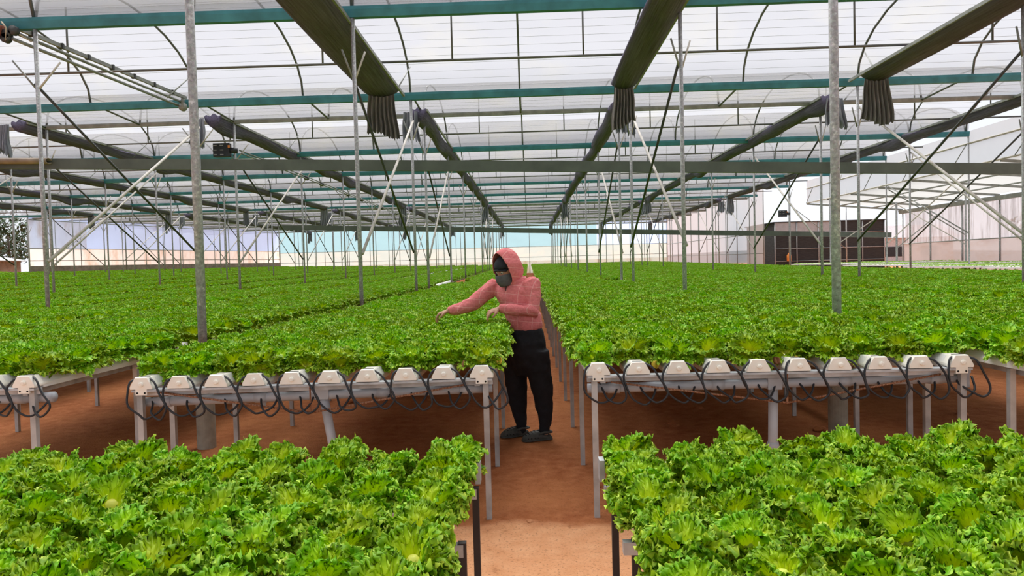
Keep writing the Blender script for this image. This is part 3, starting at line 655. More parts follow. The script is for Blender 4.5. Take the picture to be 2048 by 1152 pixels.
for bi, (bn, x0, dr, pitch, n, y0, y1) in enumerate(BENCHES):
    xe = x0 + dr * pitch * (n - 1); xm = (x0 + xe) / 2
    if min(x0, xe) < -27.8: y1 = min(y1, 48 + (min(x0, xe) + 35.2) / 0.2686 - 1.2) if min(x0, xe) > -34.6 else 45.0
    yv = y0
    vis = [y for y in range(4, 76, 2) if in_view(x0, y, 1.0, 1.5) or in_view(xe, y, 1.0, 1.5)]
    if not vis: continue
    yv = max(y0, vis[0] - 2.5) if bi > 3 and vis[0] > 6 else y0
    main = bi < 2 or bn.startswith('second')
    t = thing('growing_bench', 'steel legged growing bench, the %s' % bn, 'bench', (xm, yv, 0), group='growing benches')
    ys = ysteps(yv, y1)
    def rb(p): return rel(t, p)
    # frame: two long side rails, cross rails, legs
    for xs in (x0 + dr * 0.03, xe - dr * 0.03):
        b = MB(); 
        for a, c_ in zip(ys[:-1], ys[1:]): b.bar(rb((xs, a, CZ - 0.065 + g(xm, a))), rb((xs, c_, CZ - 0.065 + g(xm, c_))), 0.03, 0.04)
        b.build('side_rail', M['alu'], t)
    if yv == y0:
        b = MB(); b.prism([(-0.02, -0.03), (0.0, -0.03), (0.0, 0.0), (0.05, 0.0), (0.05, 0.012), (-0.02, 0.012)], rb((min(x0, xe) - 0.06, y0, CZ - 0.045 + dz_(bn, min(x0, xe)))), rb((max(x0, xe) + 0.06, y0, CZ - 0.045 + dz_(bn, max(x0, xe))))); b.build('front_rail', M['alu'], t)
    inner = [3.95, 5.0, 6.18] + [6.18 + 1.22 * k for k in range(1, 58)]
    outer = [3.95, 4.30, 5.22, 6.45] + [6.45 + 1.22 * k for k in range(1, 57)]
    lm = MB().bar((0, 0, 0), (0, 0, 1.0), 0.032, 0.032).mesh('leg', M['leg'])
    for (xs, li_) in ((x0 - dr * 0.02, inner), (xe + dr * 0.03, outer)):
        for y in li_:
            far_lim = 40 if bi < 2 and xs == x0 - dr * 0.02 else 12
            if y < yv - 0.01 or y > far_lim or not in_view(xs, y, 0.4, 0.6): continue
            lg = bpy.data.objects.new('leg', lm); COL.objects.link(lg); lg.parent = t
            gg = g(xs, y); lg.location = rb((xs, y, gg - 0.1)); lg.scale = (1, 1, CZ - 0.05 + 0.1)
    # channels
    for k in range(n):
        x = x0 + dr * pitch * k
        if main and (bi < 2 or k < 4 or k == n - 1):
            side = bn
            ch = MB(); yb = y0 + 0.03
            ysc = ysteps(yb, y1); ch = channel_mesh(x, ysc, CZ, xm).build('growing_channel', M['white'], loc=(x, y0, CZ))
            ch.location.z += dz_(bn, x)
            tag(ch, 'white growing channel, %s from the aisle on the %s' % (ORD[k + 1], bn), 'channel', 'white growing channels')
            if yv == y0: end_cap(ch, k in (0, n - 1))
        elif k in (0, n - 1):
            b = channel_mesh(x, ys, CZ, xm); b.v = [tuple(rb(p)) for p in b.v]; b.build('channel', M['white'], t)

# pipes, tubes, braces under the two middle benches and the second one to the left
def front_gear(bn, xa, xb, caps, riser_x, riser_px):
    xlo, xhi = min(xa, xb), max(xa, xb)
    t = thing('drain_pipe', 'grey plastic drain pipe under the front of the %s' % bn, 'pipe', ((xlo + xhi) / 2, 3.98, CZ - 0.11))
    MB().tube([rel(t, (xlo - 0.03, 3.99, CZ - 0.118 + dz_(bn, xlo))), rel(t, (xhi + 0.03, 3.99, CZ - 0.102))], 0.028, 14).build('pipe', M['pvc'], t, smooth=True)
    for xx in (xlo + 0.12, xhi - 0.12, (xlo + xhi) / 2 - 0.32, (xlo + xhi) / 2 + 0.4):
        z = CZ - 0.118 + dz_(bn, xlo) + (0.016 - dz_(bn, xlo)) * (xx - xlo) / (xhi - xlo); MB().tube([rel(t, (xx - 0.035, 3.99, z)), rel(t, (xx + 0.035, 3.99, z))], 0.0315, 14).build('coupling', M['pvc'], t, smooth=True)
    if riser_x is not None:
        p0_ = Vector((riser_x, 3.99, CZ - 0.11)); p1_ = Vector((riser_px, 4.02, 0.0)); d = p1_ - p0_
        MB().tube([rel(t, p0_), rel(t, p0_ + d * 1.0)], 0.027, 14).build('riser', M['pvc'], t, smooth=True)
        MB().tube([rel(t, p0_ + d * 0.46), rel(t, p0_ + d * 0.49), rel(t, p0_ + d * 0.54), rel(t, p0_ + d * 0.58)], [0.031, 0.036, 0.036, 0.03], 14).build('valve', M['pvc'], t, smooth=True)
        MB().box(rel(t, p0_ + d * 0.57 + Vector((0.02, -0.03, 0))), (0.045, 0.03, 0.02)).build('valve_handle', M['blue'], t)
        MB().box(rel(t, p0_ + Vector((0, 0, 0.0))), (0.08, 0.066, 0.066)).build('tee', M['pvc'], t)
    if riser_x is not None:
        for i, (a, c_) in enumerate((((xlo + 0.1, CZ - 0.075), (riser_x + (0.06 if riser_x > 0 else -0.06), CZ - 0.215)), ((xhi - 0.12, CZ - 0.07), (riser_x + (0.06 if riser_x > 0 else -0.06), CZ - 0.215)))):
            o = MB().tube([(a[0], 3.935, a[1]), (c_[0], 3.94, c_[1])], 0.006, 6).build('rebar', M['rust'], loc=((a[0] + c_[0]) / 2, 3.935, (a[1] + c_[1]) / 2), smooth=True)
            tag(o, 'rusty brace bar under the %s, on its half %s the aisle' % (bn, 'away from' if (i == 0) == (xlo < 0 and xhi < 0.1) else 'next to'), 'bar', 'rusty brace bars')
        xs = riser_x + (0.06 if riser_x > 0 else -0.06)
        o = MB().tube([(xs, 3.94, CZ - 0.05), (xs, 3.94, CZ - 0.22)], 0.005, 6).build('hanger_rod', M['rust'], loc=(xs, 3.94, CZ - 0.14)); tag(o, 'short rusty hanger rod under the middle of the %s' % bn, 'rod')
    for k, x in caps:
        for s_ in (-1, 1):
            j = lambda a=0.012: U(-a, a)
            pts = ([(-0.040, 3.925, 0.028), (-0.066, 3.905, 0.012), (-0.088 + j(), 3.895, -0.045), (-0.070 + j(), 3.89, -0.12), (-0.02 + j(), 3.892, -0.172), (0.03 + j(), 3.90, -0.190 + j()), (0.082 + j(), 3.93, -0.160), (0.115 + j(), 3.985, -0.095)]
                   if s_ < 0 else [(0.040, 3.925, 0.030), (0.080, 3.90, 0.008), (0.120 + j(), 3.89, -0.055), (0.150 + j(), 3.885, -0.125), (0.140 + j(), 3.885, -0.170), (0.100 + j(), 3.89, -0.196 + j()), (0.055 + j(), 3.91, -0.170), (0.025 + j(), 3.95, -0.13), (0.014, 3.985, -0.092)])
            # smooth by Catmull-Rom
            P = [Vector((x + a, b_, CZ + c_ + dz_(bn, x))) for a, b_, c_ in pts]; Q = []
            for i in range(len(P) - 1):
                p_, q_, r_, w_ = P[max(i - 1, 0)], P[i], P[i + 1], P[min(i + 2, len(P) - 1)]
                for f_ in (0, 0.25, 0.5, 0.75):
                    Q.append(0.5 * ((2 * q_) + (r_ - p_) * f_ + (2 * p_ - 5 * q_ + 4 * r_ - w_) * f_ * f_ + (3 * q_ - p_ - 3 * r_ + w_) * f_ ** 3))
            Q.append(P[-1])
            o = MB().tube(Q, 0.0062, 8).build('feed_tube', M['tube'], loc=(x, 3.93, CZ), smooth=True)
            tag(o, 'black feed tube looping %s from the %s cap, %s' % ('leftward' if s_ < 0 else 'rightward', ORD[k + 1], bn), 'tube', 'black feed tubes')
front_gear('left middle bench', -0.26, -2.27, [(k, -0.285 - 0.2177 * k) for k in range(10)], -1.22, -1.115)
front_gear('right middle bench', 0.35, 2.42, [(k, 0.376 + 0.2245 * k) for k in range(10)], 1.385, 1.38)
front_gear('second bench left of the aisle', -2.90, -3.6, [(k, -2.93 - 0.2177 * k) for k in range(2)], None, None)

# near benches
FZ = 0.60
for bn, x0, dr in (('near left bench', -0.34, -1), ('near right bench', 0.385, 1)):
    t = thing('growing_bench', 'dark legged growing bench, the %s under the big lettuces' % bn, 'bench', (x0 + dr, 2.0, 0), group='growing benches')
    for k in range(10):
        x = x0 + dr * 0.22 * k
        ch = MB(); ch.rings([[Vector((x + a, y, FZ + c_)) for a, c_ in chan_outline()] for y in (0.9, 2.92)])
        tag(ch.build('growing_channel', M['white'], loc=(x, 2.0, FZ)), 'white growing channel, %s from the aisle on the %s' % (ORD[k + 1], bn), 'channel', 'white growing channels')
    for y in (2.72, 2.17, 1.2):
        MB().bar(rel(t, (x0 - dr * 0.11, y, FZ - 0.045)), rel(t, (x0 + dr * 2.1, y, FZ - 0.045)), 0.03, 0.04).build('cross_rail', M['alu'], t)
        for xs in (x0 - dr * (0.105 if dr < 0 else 0.07), x0 + dr * 2.1):
            MB().bar(rel(t, (xs, y, -0.1)), rel(t, (xs, y, FZ - 0.02)), 0.026, 0.026).build('leg', M['legdark'], t)
    MB().box(rel(t, (x0 - dr * 0.115, 2.76, FZ + 0.03)), (0.02, 0.06, 0.085)).build('end_plate', M['alu'], t)

# ------------------------------------------------------------------ lettuces
def leaf_mesh(seed, nu, vs, bend, L=0.125, shade=1.0):
    """a fan-shaped leaf that arches outward, smooth towards its base, its outer half crumpled into small curls"""
    rnd = random.Random(seed); p = [rnd.uniform(0, 6.28) for _ in range(8)]; A = radians(rnd.uniform(60, 76)); att = []; nv = len(vs) - 1
    b = MB(); K = radians(bend + rnd.uniform(-10, 10)); off = Vector((seed * 1.37, seed * 0.71, 3.1))
    def fn(i, j):
        v = vs[round(j * nv)]; u = 2 * i - 1; m = max(0.0, (v - 0.24) / 0.76); mm = m ** 0.8
        s_ = L * v * (1 - 0.14 * u * u + 0.08 * m * sin(5 * u + p[4])); an = u * A * (0.45 + 0.55 * v); w = s_ * sin(an) * 0.98; h = s_ * cos(an)
        k = K / L; hz = sin(k * h) / k; hy = (1 - cos(k * h)) / k
        q = Vector((w, -hy - 0.10 * u * u * v * L + 0.013 * v ** 1.6 * sin(5.2 * u + p[0] + 1.5 * v), hz))
        n1 = mnoise.noise_vector(q * 118 + off); n2 = mnoise.noise_vector(q * 235 - off)
        d = n1 * 0.0185 * mm + n2 * 0.0095 * m; q = q + d; q.z -= 0.012 * m * u * u
        att.append(max(0.0, min(1.0, (v * 0.86 + 0.32 * n1.z * m + 0.10 * m ** 4) * shade))); return q
    b.grid(fn, nu, nv); b.a = att
    return b
VF = (0, 0.22, 0.34, 0.44, 0.53, 0.61, 0.69, 0.77, 0.85, 0.93, 1.0); VM = (0, 0.38, 0.52, 0.63, 0.73, 0.82, 0.91, 1.0)
RINGS = ((3, 3, 0.98, 66, 0.90), (5, 28, 0.96, 66, 0.96), (6, 62, 0.94, 60, 1.0))      # leaves, tilt, length, arch, how green
LEAF_FINE = [[leaf_mesh(100 + 10 * r_ + i, 100, VF, RINGS[r_][3], shade=RINGS[r_][4]) for i in range(4)] for r_ in range(3)]
LEAF_MID = [[leaf_mesh(200 + 10 * r_ + i, 72, VM, RINGS[r_][3], shade=RINGS[r_][4]) for i in range(4)] for r_ in range(3)]
def head_layout(rnd):
    out = []; ph = rnd.uniform(0, 6.28)
    for ring, (n, tl, L, _, _) in enumerate(RINGS):
        for k in range(n):
            a = ph + ring * 0.7 + 2 * pi * (k + rnd.uniform(-0.2, 0.2)) / n
            out.append((a, radians(tl + rnd.uniform(-9, 9)), L * rnd.uniform(0.9, 1.12), (ring, rnd.randrange(4))))
    return out
def leaf_matrix(a, tilt, L):
    return Matrix.Rotation(a, 4, 'Z') @ Matrix.Translation((0, -0.012, 0.0)) @ Matrix.Rotation(tilt, 4, 'X') @ Matrix.Scale(L, 4)
def head_mesh(seed):
    rnd = random.Random(seed); b = MB()
    for a, tl, L, k in head_layout(rnd):
        m = leaf_matrix(a, tl, L); src = LEAF_MID[k[0]][k[1]]; b.add([m @ Vector(p) for p in src.v], src.f, list(src.a))
    return b.mesh('lettuce_head', M['leaf'], True)
LM = [[b.mesh('leaf', M['leaf'], True) for b in row] for row in LEAF_FINE]
heart = MB(); heart.tube([(0, 0, -0.03), (0, 0, 0.0), (0, 0, 0.03), (0, 0, 0.045)], [0.02, 0.03, 0.028, 0.012], 10); heart.a = [0.12] * len(heart.v); HEART = heart.mesh('lettuce_core', M['leaf'], True)
HEADS = [head_mesh(500 + i) for i in range(8)]
spots = []      # (apparent size, x, y, z, scale, bench, row, column)
for bn, x0, dr in (('near left bench', -0.34, -1), ('near right bench', 0.385, 1)):
    for k in range(10):
        for r_ in range(9):
            y = 2.82 - 0.2 * r_ - (0.1 if k % 2 else 0); x = x0 + dr * 0.22 * k
            x += U(-0.015, 0.015); y += U(-0.02, 0.02)
            if in_view(x, y, FZ + 0.1, 0.10): spots.append((10 - y, x, y, FZ + 0.03, U(0.88, 1.04), bn, r_ + 1, k + 1))
rest = []
for bi, (bn, x0, dr, pitch, n, y0, y1) in enumerate(BENCHES):
    xg = x0 + dr * pitch * (n - 1) / 2
    for k in range(n):
        x = x0 + dr * pitch * k; y = y0 + 0.13 + (0.08 if k % 2 else 0); r_ = 1
        while y < y1 - 0.1:
            gap = (bi == 0 and k > 7 and 20.6 < y < 25.2) or (bn.startswith('second bench left') and k < 1 and 21 < y < 26) or (bi == 1 and k > 7 and 18.5 < y < 21.5) or (bn.startswith('second bench right') and k < 1 and 19 < y < 22)
            gap = gap or (bn.startswith('third bench left') and k < 1 and 30 < y < 60) or (bn.startswith('second bench left') and k > 8 and 34 < y < 58 and int(y) % 3) or R() < 0.004
            if not gap and x > left_wall_x(y) + 0.4 and in_view(x, y, 1.0, 1.2 if y > 12 else 0.5):
                xx, yy = x + U(-0.02, 0.02), y + U(-0.025, 0.025)
                rest.append((-y if in_view(x, y, 1.0, 0.05) else -99, xx, yy, CZ + 0.03 + g(xg, y) + dz_(bn, x), U(0.94, 1.12), bn, r_, k + 1))
            y += 0.2; r_ += 1
rest.sort(key=lambda s_: -s_[0])
nsingle = max(0, 300 - len(spots))
single, mass = rest[:nsingle], rest[nsingle:]
for (_, x, y, z, sc, bn, r_, k) in spots:
    root = bpy.data.objects.new('lettuce', HEART); COL.objects.link(root); root.location = (x, y, z); root.scale = (sc * 0.95, sc * 0.95, sc * U(1.15, 1.42))
    root.rotation_euler = (U(-0.12, 0.12), U(-0.12, 0.12), U(0, 6.28))
    tag(root, 'curly lettuce, row %s from back, column %s from aisle, %s' % (NUM[r_], NUM[k], bn), 'lettuce', 'lettuces on the benches')
    for a, tl, L, v in head_layout(random):
        lf = bpy.data.objects.new('leaf', LM[v[0]][v[1]]); COL.objects.link(lf); lf.parent = root; lf.matrix_local = leaf_matrix(a, tl, L)
srcs = []
for i, (_, x, y, z, sc, bn, r_, k) in enumerate(single):
    o = bpy.data.objects.new('lettuce', HEADS[i % 8]); COL.objects.link(o); o.location = (x, y, z); o.scale = (sc, sc, sc * 1.24); o.rotation_euler = (U(-0.1, 0.1), U(-0.1, 0.1), U(0, 6.28))
    tag(o, 'curly lettuce, row %s from front, column %s from aisle, %s' % (NUM[r_], NUM[k], bn), 'lettuce', 'lettuces on the benches')
    if i < 8: srcs.append(o)
me = bpy.data.meshes.new('lettuce_crop'); me.from_pydata([(s_[1], s_[2], s_[3]) for s_ in mass], [], [])
sa = me.attributes.new('head_scale', 'FLOAT_VECTOR', 'POINT'); sa.data.foreach_set('vector', [c_ for s_ in mass for c_ in (s_[4], s_[4], s_[4] * 1.24)])
ra = me.attributes.new('head_turn', 'FLOAT_VECTOR', 'POINT'); ra.data.foreach_set('vector', [c_ for s_ in mass for c_ in (U(-0.12, 0.12), U(-0.12, 0.12), U(0, 6.28))])
crop = bpy.data.objects.new('lettuce_crop', me); COL.objects.link(crop)
tag(crop, 'bright green lettuce crop covering all the benches to the back wall', 'lettuce crop', kind='stuff')
ng = bpy.data.node_groups.new('crop', 'GeometryNodeTree'); ng.interface.new_socket('Geometry', in_out='INPUT', socket_type='NodeSocketGeometry'); ng.interface.new_socket('Geometry', in_out='OUTPUT', socket_type='NodeSocketGeometry')
N = ng.nodes; gi = N.new('NodeGroupInput'); go = N.new('NodeGroupOutput'); iop = N.new('GeometryNodeInstanceOnPoints'); jn = N.new('GeometryNodeJoinGeometry')
for s_ in srcs[:6]:
    oi = N.new('GeometryNodeObjectInfo'); oi.inputs['Object'].default_value = s_; oi.inputs['As Instance'].default_value = True; oi.transform_space = 'ORIGINAL'; ng.links.new(oi.outputs['Geometry'], jn.inputs[0])
na = N.new('GeometryNodeInputNamedAttribute'); na.data_type = 'FLOAT_VECTOR'; na.inputs[0].default_value = 'head_scale'
nr = N.new('GeometryNodeInputNamedAttribute'); nr.data_type = 'FLOAT_VECTOR'; nr.inputs[0].default_value = 'head_turn'
e2r = N.new('FunctionNodeEulerToRotation'); ng.links.new(nr.outputs[0], e2r.inputs[0])
ng.links.new(gi.outputs[0], iop.inputs['Points']); ng.links.new(jn.outputs[0], iop.inputs['Instance']); iop.inputs['Pick Instance'].default_value = True
rv = N.new('FunctionNodeRandomValue'); rv.data_type = 'INT'
[s_ for s_ in rv.inputs if s_.name == 'Max' and s_.type == 'INT'][0].default_value = 5
ng.links.new([s_ for s_ in rv.outputs if s_.type == 'INT'][0], iop.inputs['Instance Index'])
ng.links.new(e2r.outputs[0], iop.inputs['Rotation']); ng.links.new(na.outputs[0], iop.inputs['Scale']); ng.links.new(iop.outputs[0], go.inputs[0])
crop.modifiers.new('crop', 'NODES').node_group = ng
print('lettuces', len(spots), len(single), len(mass))

# ------------------------------------------------------------------ the worker
PY = 5.8
def pp(x, y, Y=PY): return at(x, y, Y)
def ring(c, rv, fv, rx, ry, n=24, e=1.0, tilt=None):
    c = Vector(c); rv = Vector(rv).normalized(); fv = Vector(fv).normalized(); o = []
    for k in range(n):
        a = 2 * pi * k / n; ca, sa = cos(a), sin(a)
        o.append(c + rv * (rx * math.copysign(abs(ca) ** e, ca)) + fv * (ry * math.copysign(abs(sa) ** e, sa)))
    return o
def limb(b, pts, rad, n=16):
    """a tapering limb through pts; rad gives (side, depth) half-widths"""
    P = [Vector(p) for p in pts]; rr = []
    for i, p in enumerate(P):
        t = (P[min(i + 1, len(P) - 1)] - P[max(i - 1, 0)]).normalized(); u = Vector((1, 0, 0)); u = (u - t * u.dot(t))
        if u.length < 0.2: u = Vector((0, 1, 0)) - t * t.y
        u.normalize(); w = t.cross(u); r = rad[i] if isinstance(rad[i], tuple) else (rad[i], rad[i]); rr.append(ring(p, u, w, r[0], r[1], n))
    b.rings(rr)
def fuse(o, voxel, smooth=2, fold=0.0, fs=0.08):
    m = o.modifiers.new('fuse', 'REMESH'); m.mode = 'VOXEL'; m.voxel_size = voxel; m.use_smooth_shade = True
    m = o.modifiers.new('smooth', 'SMOOTH'); m.factor = 0.5; m.iterations = smooth
    if fold:
        tx = bpy.data.textures.new(o.name + '_folds', 'CLOUDS'); tx.noise_scale = fs; tx.noise_depth = 2
        m = o.modifiers.new('folds', 'DISPLACE'); m.texture = tx; m.strength = fold; m.mid_level = 0.5; m.texture_coords = 'LOCAL'
    return o
base = Vector((pp(1050, 872).x, PY, g(0, PY)))
W_ = thing('person', 'worker in pink checked hoodie, black mask and black trousers leaning over the left middle bench', 'person', tuple(base))
def rw(p): return Vector(p) - base
# joints, measured off the photograph and given depth
ta, ha = radians(52), radians(30)
F = Vector((-cos(ta), -sin(ta), 0)); RV = Vector((-sin(ta), cos(ta), 0))        # chest forward, her right
HF = Vector((-cos(ha), -sin(ha), 0)); HR = Vector((-sin(ha), cos(ha), 0))
sh_r = pp(990, 573, PY + 0.09); sh_l = pp(1064, 569, PY - 0.10)
el_r = pp(944, 609, PY + 0.02); wr_r = pp(896, 622, PY - 0.04); 
el_l = pp(1066, 622, PY - 0.16); wr_l = pp(998, 617, PY - 0.24)
neck = pp(1028, 562, PY - 0.01); chest = pp(1029, 592, PY - 0.0); waist = pp(1046, 634, PY + 0.0); hem = pp(1051, 656, PY + 0.0); hip = pp(1052, 690, PY)
hd = pp(1014, 541, PY - 0.05)
hf = Vector((-0.70, -0.64, -0.30)).normalized(); hr = Vector((0, 0, 1)).cross(hf).normalized() * -1; hr = hf.cross(Vector((0, 0, 1))).normalized(); hu = hr.cross(hf).normalized()
HM = Matrix((hr, hf, hu)).transposed()
def hp_(a, b_, c_): return hd + HM @ Vector((a, b_, c_))
# body: head, neck, trunk, arms, hands, legs, feet as one skin
b = MB()
hrings = []
for z, w, d, off in ((-0.118, 0.020, 0.022, 0.055), (-0.110, 0.036, 0.042, 0.045), (-0.09, 0.050, 0.066, 0.028), (-0.055, 0.062, 0.083, 0.012), (-0.02, 0.070, 0.090, 0.005), (0.02, 0.075, 0.095, 0.0), (0.06, 0.073, 0.093, -0.004), (0.09, 0.060, 0.078, -0.008), (0.112, 0.036, 0.046, -0.01), (0.120, 0.01, 0.012, -0.01)):
    hrings.append([hp_(w * cos(2 * pi * k / 20), off + d * sin(2 * pi * k / 20), z) for k in range(20)])
b.rings(hrings)
b.rings([[hp_(*p) for p in r_] for r_ in ([(-0.007, 0.088, 0.012), (0.007, 0.088, 0.012), (0.005, 0.099, 0.012), (-0.005, 0.099, 0.012)], [(-0.012, 0.085, -0.020), (0.012, 0.085, -0.020), (0.009, 0.112, -0.022), (-0.009, 0.112, -0.022)], [(-0.015, 0.082, -0.034), (0.015, 0.082, -0.034), (0.010, 0.106, -0.033), (-0.010, 0.106, -0.033)])])
for s_ in (-1, 1):
    b.ball(hp_(s_ * 0.076, -0.005, -0.005), (0.008, 0.018, 0.030), 10, 6, HM); b.ball(hp_(s_ * 0.032, 0.072, 0.022), (0.02, 0.015, 0.008), 10, 6, HM)
b.ball(hp_(0, 0.086, -0.060), (0.024, 0.010, 0.007), 10, 6, HM); b.ball(hp_(0, 0.086, -0.072), (0.021, 0.010, 0.007), 10, 6, HM)
limb(b, [hp_(0, -0.02, -0.07), hp_(0, -0.03, -0.12), neck, chest.lerp(neck, 0.5)], [0.050, 0.047, 0.055, 0.08])
b.rings([ring(c_, RV, F, rx, ry, 20) for c_, rx, ry in ((hip, 0.11, 0.085), (waist, 0.115, 0.09), (chest.lerp(waist, 0.5), 0.12, 0.09), (chest, 0.14, 0.095), (neck - Vector((0, 0, 0.045)), 0.13, 0.07), (neck, 0.05, 0.045))])
def hand(b, wr, el, k_dir, palm_n, ln, curl):
    """palm, four unequal bent fingers and a thumb; k_dir points along the fingers, palm_n out of the palm"""
    k = Vector(k_dir).normalized(); n_ = Vector(palm_n).normalized(); n_ = (n_ - k * n_.dot(k)).normalized(); s_ = k.cross(n_)
    b.rings([ring(wr + k * d, s_, n_, rx, ry, 14) for d, rx, ry in ((-0.03, 0.024, 0.020), (0.0, 0.025, 0.018), (0.03, 0.034, 0.016), (0.065, 0.039, 0.0145), (0.085, 0.036, 0.012))])
    for i, (off, L) in enumerate(((0.029, 0.074), (0.010, 0.082), (-0.010, 0.077), (-0.029, 0.060))):
        p0 = wr + k * 0.072 + s_ * off; d = (k + s_ * off * 2.0).normalized(); c = curl + 0.07 * i; P = [p0]; a = 0.0
        for q, fr in enumerate((0.2, 0.40, 0.30, 0.22)):
            a += (0.25 if q == 0 else c); P.append(P[-1] + (d * cos(a) + n_ * sin(a)) * L * fr)
        b.tube(P, [0.0098, 0.0095, 0.0088, 0.0078, 0.0055], 10)
    P = [wr + k * 0.02 + s_ * 0.026, wr + k * 0.045 + s_ * 0.046 + n_ * 0.012, wr + k * 0.070 + s_ * 0.052 + n_ * 0.026, wr + k * 0.088 + s_ * 0.046 + n_ * 0.036]
    b.tube(P, [0.013, 0.0115, 0.0098, 0.0065], 10)
limb(b, [sh_r, el_r, wr_r], [0.05, 0.040, 0.024]); limb(b, [sh_l, el_l, wr_l], [0.05, 0.040, 0.024])
hand(b, wr_r, el_r, Vector((-0.90, -0.15, -0.28)), Vector((-0.25, -0.1, -1)), 0.17, 0.42)
hand(b, wr_l, el_l, Vector((-0.86, -0.25, -0.30)), Vector((-0.3, 0.1, -1)), 0.17, 0.38)
an_r = pp(1043, 862, PY + 0.10); an_l = pp(1088, 862, PY - 0.06); kn_r = pp(1034, 778, PY + 0.09); kn_l = pp(1085, 780, PY - 0.07)
hj_r = pp(1034, 700, PY + 0.08); hj_l = pp(1064, 704, PY - 0.06)
for hj, kn, an in ((hj_r, kn_r, an_r), (hj_l, kn_l, an_l)):
    limb(b, [hip.lerp(hj, 0.5), hj, kn, an, Vector((an.x, an.y, 0.05))], [0.06, 0.055, 0.045, 0.030, 0.028])
    limb(b, [Vector((an.x + 0.02, an.y + 0.01, 0.05)), Vector((an.x - 0.06, an.y - 0.03, 0.04)), Vector((an.x - 0.13, an.y - 0.065, 0.03))], [0.03, 0.032, 0.022])
b.v = [tuple(rw(p)) for p in b.v]
fuse(b.build('body', M['skin'], W_), 0.0048, 2)
# hoodie
b = MB()
b.rings([ring(c_, r_, f_, rx, ry, 28) for c_, r_, f_, rx, ry in (
    (hem + Vector((0, 0, -0.01)), HR, HF, 0.158, 0.128), (hem + Vector((0, 0, 0.035)), HR, HF, 0.165, 0.134), (waist + Vector((0, 0, 0.02)), HR.lerp(RV, 0.4), HF.lerp(F, 0.4), 0.172, 0.138), (chest.lerp(waist, 0.5), RV, F, 0.166, 0.128), (chest, RV, F, 0.178, 0.126), (chest.lerp(neck, 0.45), RV, F, 0.182, 0.112), (neck + Vector((0, 0, -0.030)), RV, F, 0.140, 0.088), (neck + Vector((0.0, 0, 0.01)), RV, F, 0.085, 0.075), (neck + Vector((0, 0, 0.03)), RV, F, 0.07, 0.065))])
def sleeve(a, e, w, r0, r1, r2):
    m1, m2 = a.lerp(e, 0.5) + Vector((0, 0, 0.008)), e.lerp(w, 0.5) - Vector((0, 0, 0.006))
    limb(b, [a.lerp(chest, 0.35), a, m1, e, m2, e.lerp(w, 0.86), e.lerp(w, 0.92), w], [r0 * 1.0, r0, (r0 + r1) / 2, r1 * 1.05, (r1 + r2) / 2 * 1.06, r2 * 1.12, r2 * 0.95, r2 * 0.98], 18)
sleeve(sh_r, el_r, wr_r, 0.078, 0.058, 0.036); sleeve(sh_l, el_l, wr_l, 0.080, 0.062, 0.038)
b.ball(sh_l + Vector((0.0, 0.01, 0.002)), (0.075, 0.075, 0.07)); b.ball(sh_r + Vector((0.005, 0.0, 0.0)), (0.07, 0.07, 0.066))
b.v = [tuple(rw(p)) for p in b.v]
hoodie = fuse(b.build('hoodie', M['plaid'], W_), 0.0085, 5, 0.018, 0.075)
b = MB()
for k in range(2): b.bar(chest.lerp(neck, 0.95) + F * (0.088) , chest.lerp(neck, 0.40) + F * 0.118, 0.006 if k else 0.011, 0.006)
b.v = [tuple(rw(p)) for p in b.v]; b.build('zip', M['skin'] if False else M['brow'], hoodie)
# hood, open towards the face
b = MB()
def hoodp(u, v):
    a = 2 * pi * u; th = radians(64) + (pi - radians(64)) * v
    x, z = sin(th) * cos(a) * 0.112, sin(th) * sin(a) * 0.138; y = cos(th) * 0.125 * (1.0 if cos(th) < 0 else 1.35)
    peak = max(0, sin(a)) ** 3 * 0.034 * (1 if v < 0.75 else 0.4); z += peak + 0.010
    z -= 0.03 * max(0, -sin(a)) ** 2 * (1 - v); y -= 0.035 * max(0, -sin(a)) * (1 - v) ; y -= 0.012
    return rw(hp_(x, y, z))
b.grid(hoodp, 40, 16); hood = b.build('hood', M['plaid'], hoodie, smooth=True)
m = hood.modifiers.new('cloth', 'SOLIDIFY'); m.thickness = 0.008; m.offset = 0.5
m = hood.modifiers.new('sub', 'SUBSURF'); m.levels = 1; m.render_levels = 1
tx = bpy.data.textures.new('hood_folds', 'CLOUDS'); tx.noise_scale = 0.07; m = hood.modifiers.new('folds', 'DISPLACE'); m.texture = tx; m.strength = 0.016; m.texture_coords = 'LOCAL'
b = MB(); nb = hd + HM @ Vector((0, -0.055, -0.10))
b.rings([ring(c_, RV, F, rx, ry, 24) for c_, rx, ry in ((neck + Vector((0.01, 0.0, -0.03)), 0.115, 0.095), (neck + Vector((0.012, 0, 0.01)), 0.098, 0.088), (nb.lerp(neck, 0.35) + Vector((0.012, 0, 0.01)), 0.094, 0.088), (nb + Vector((0.01, 0, 0.03)), 0.086, 0.08))], False)
b.v = [tuple(rw(p)) for p in b.v]; c_ = b.build('hood_collar', M['plaid'], hoodie, smooth=True); m = c_.modifiers.new('cloth', 'SOLIDIFY'); m.thickness = 0.01
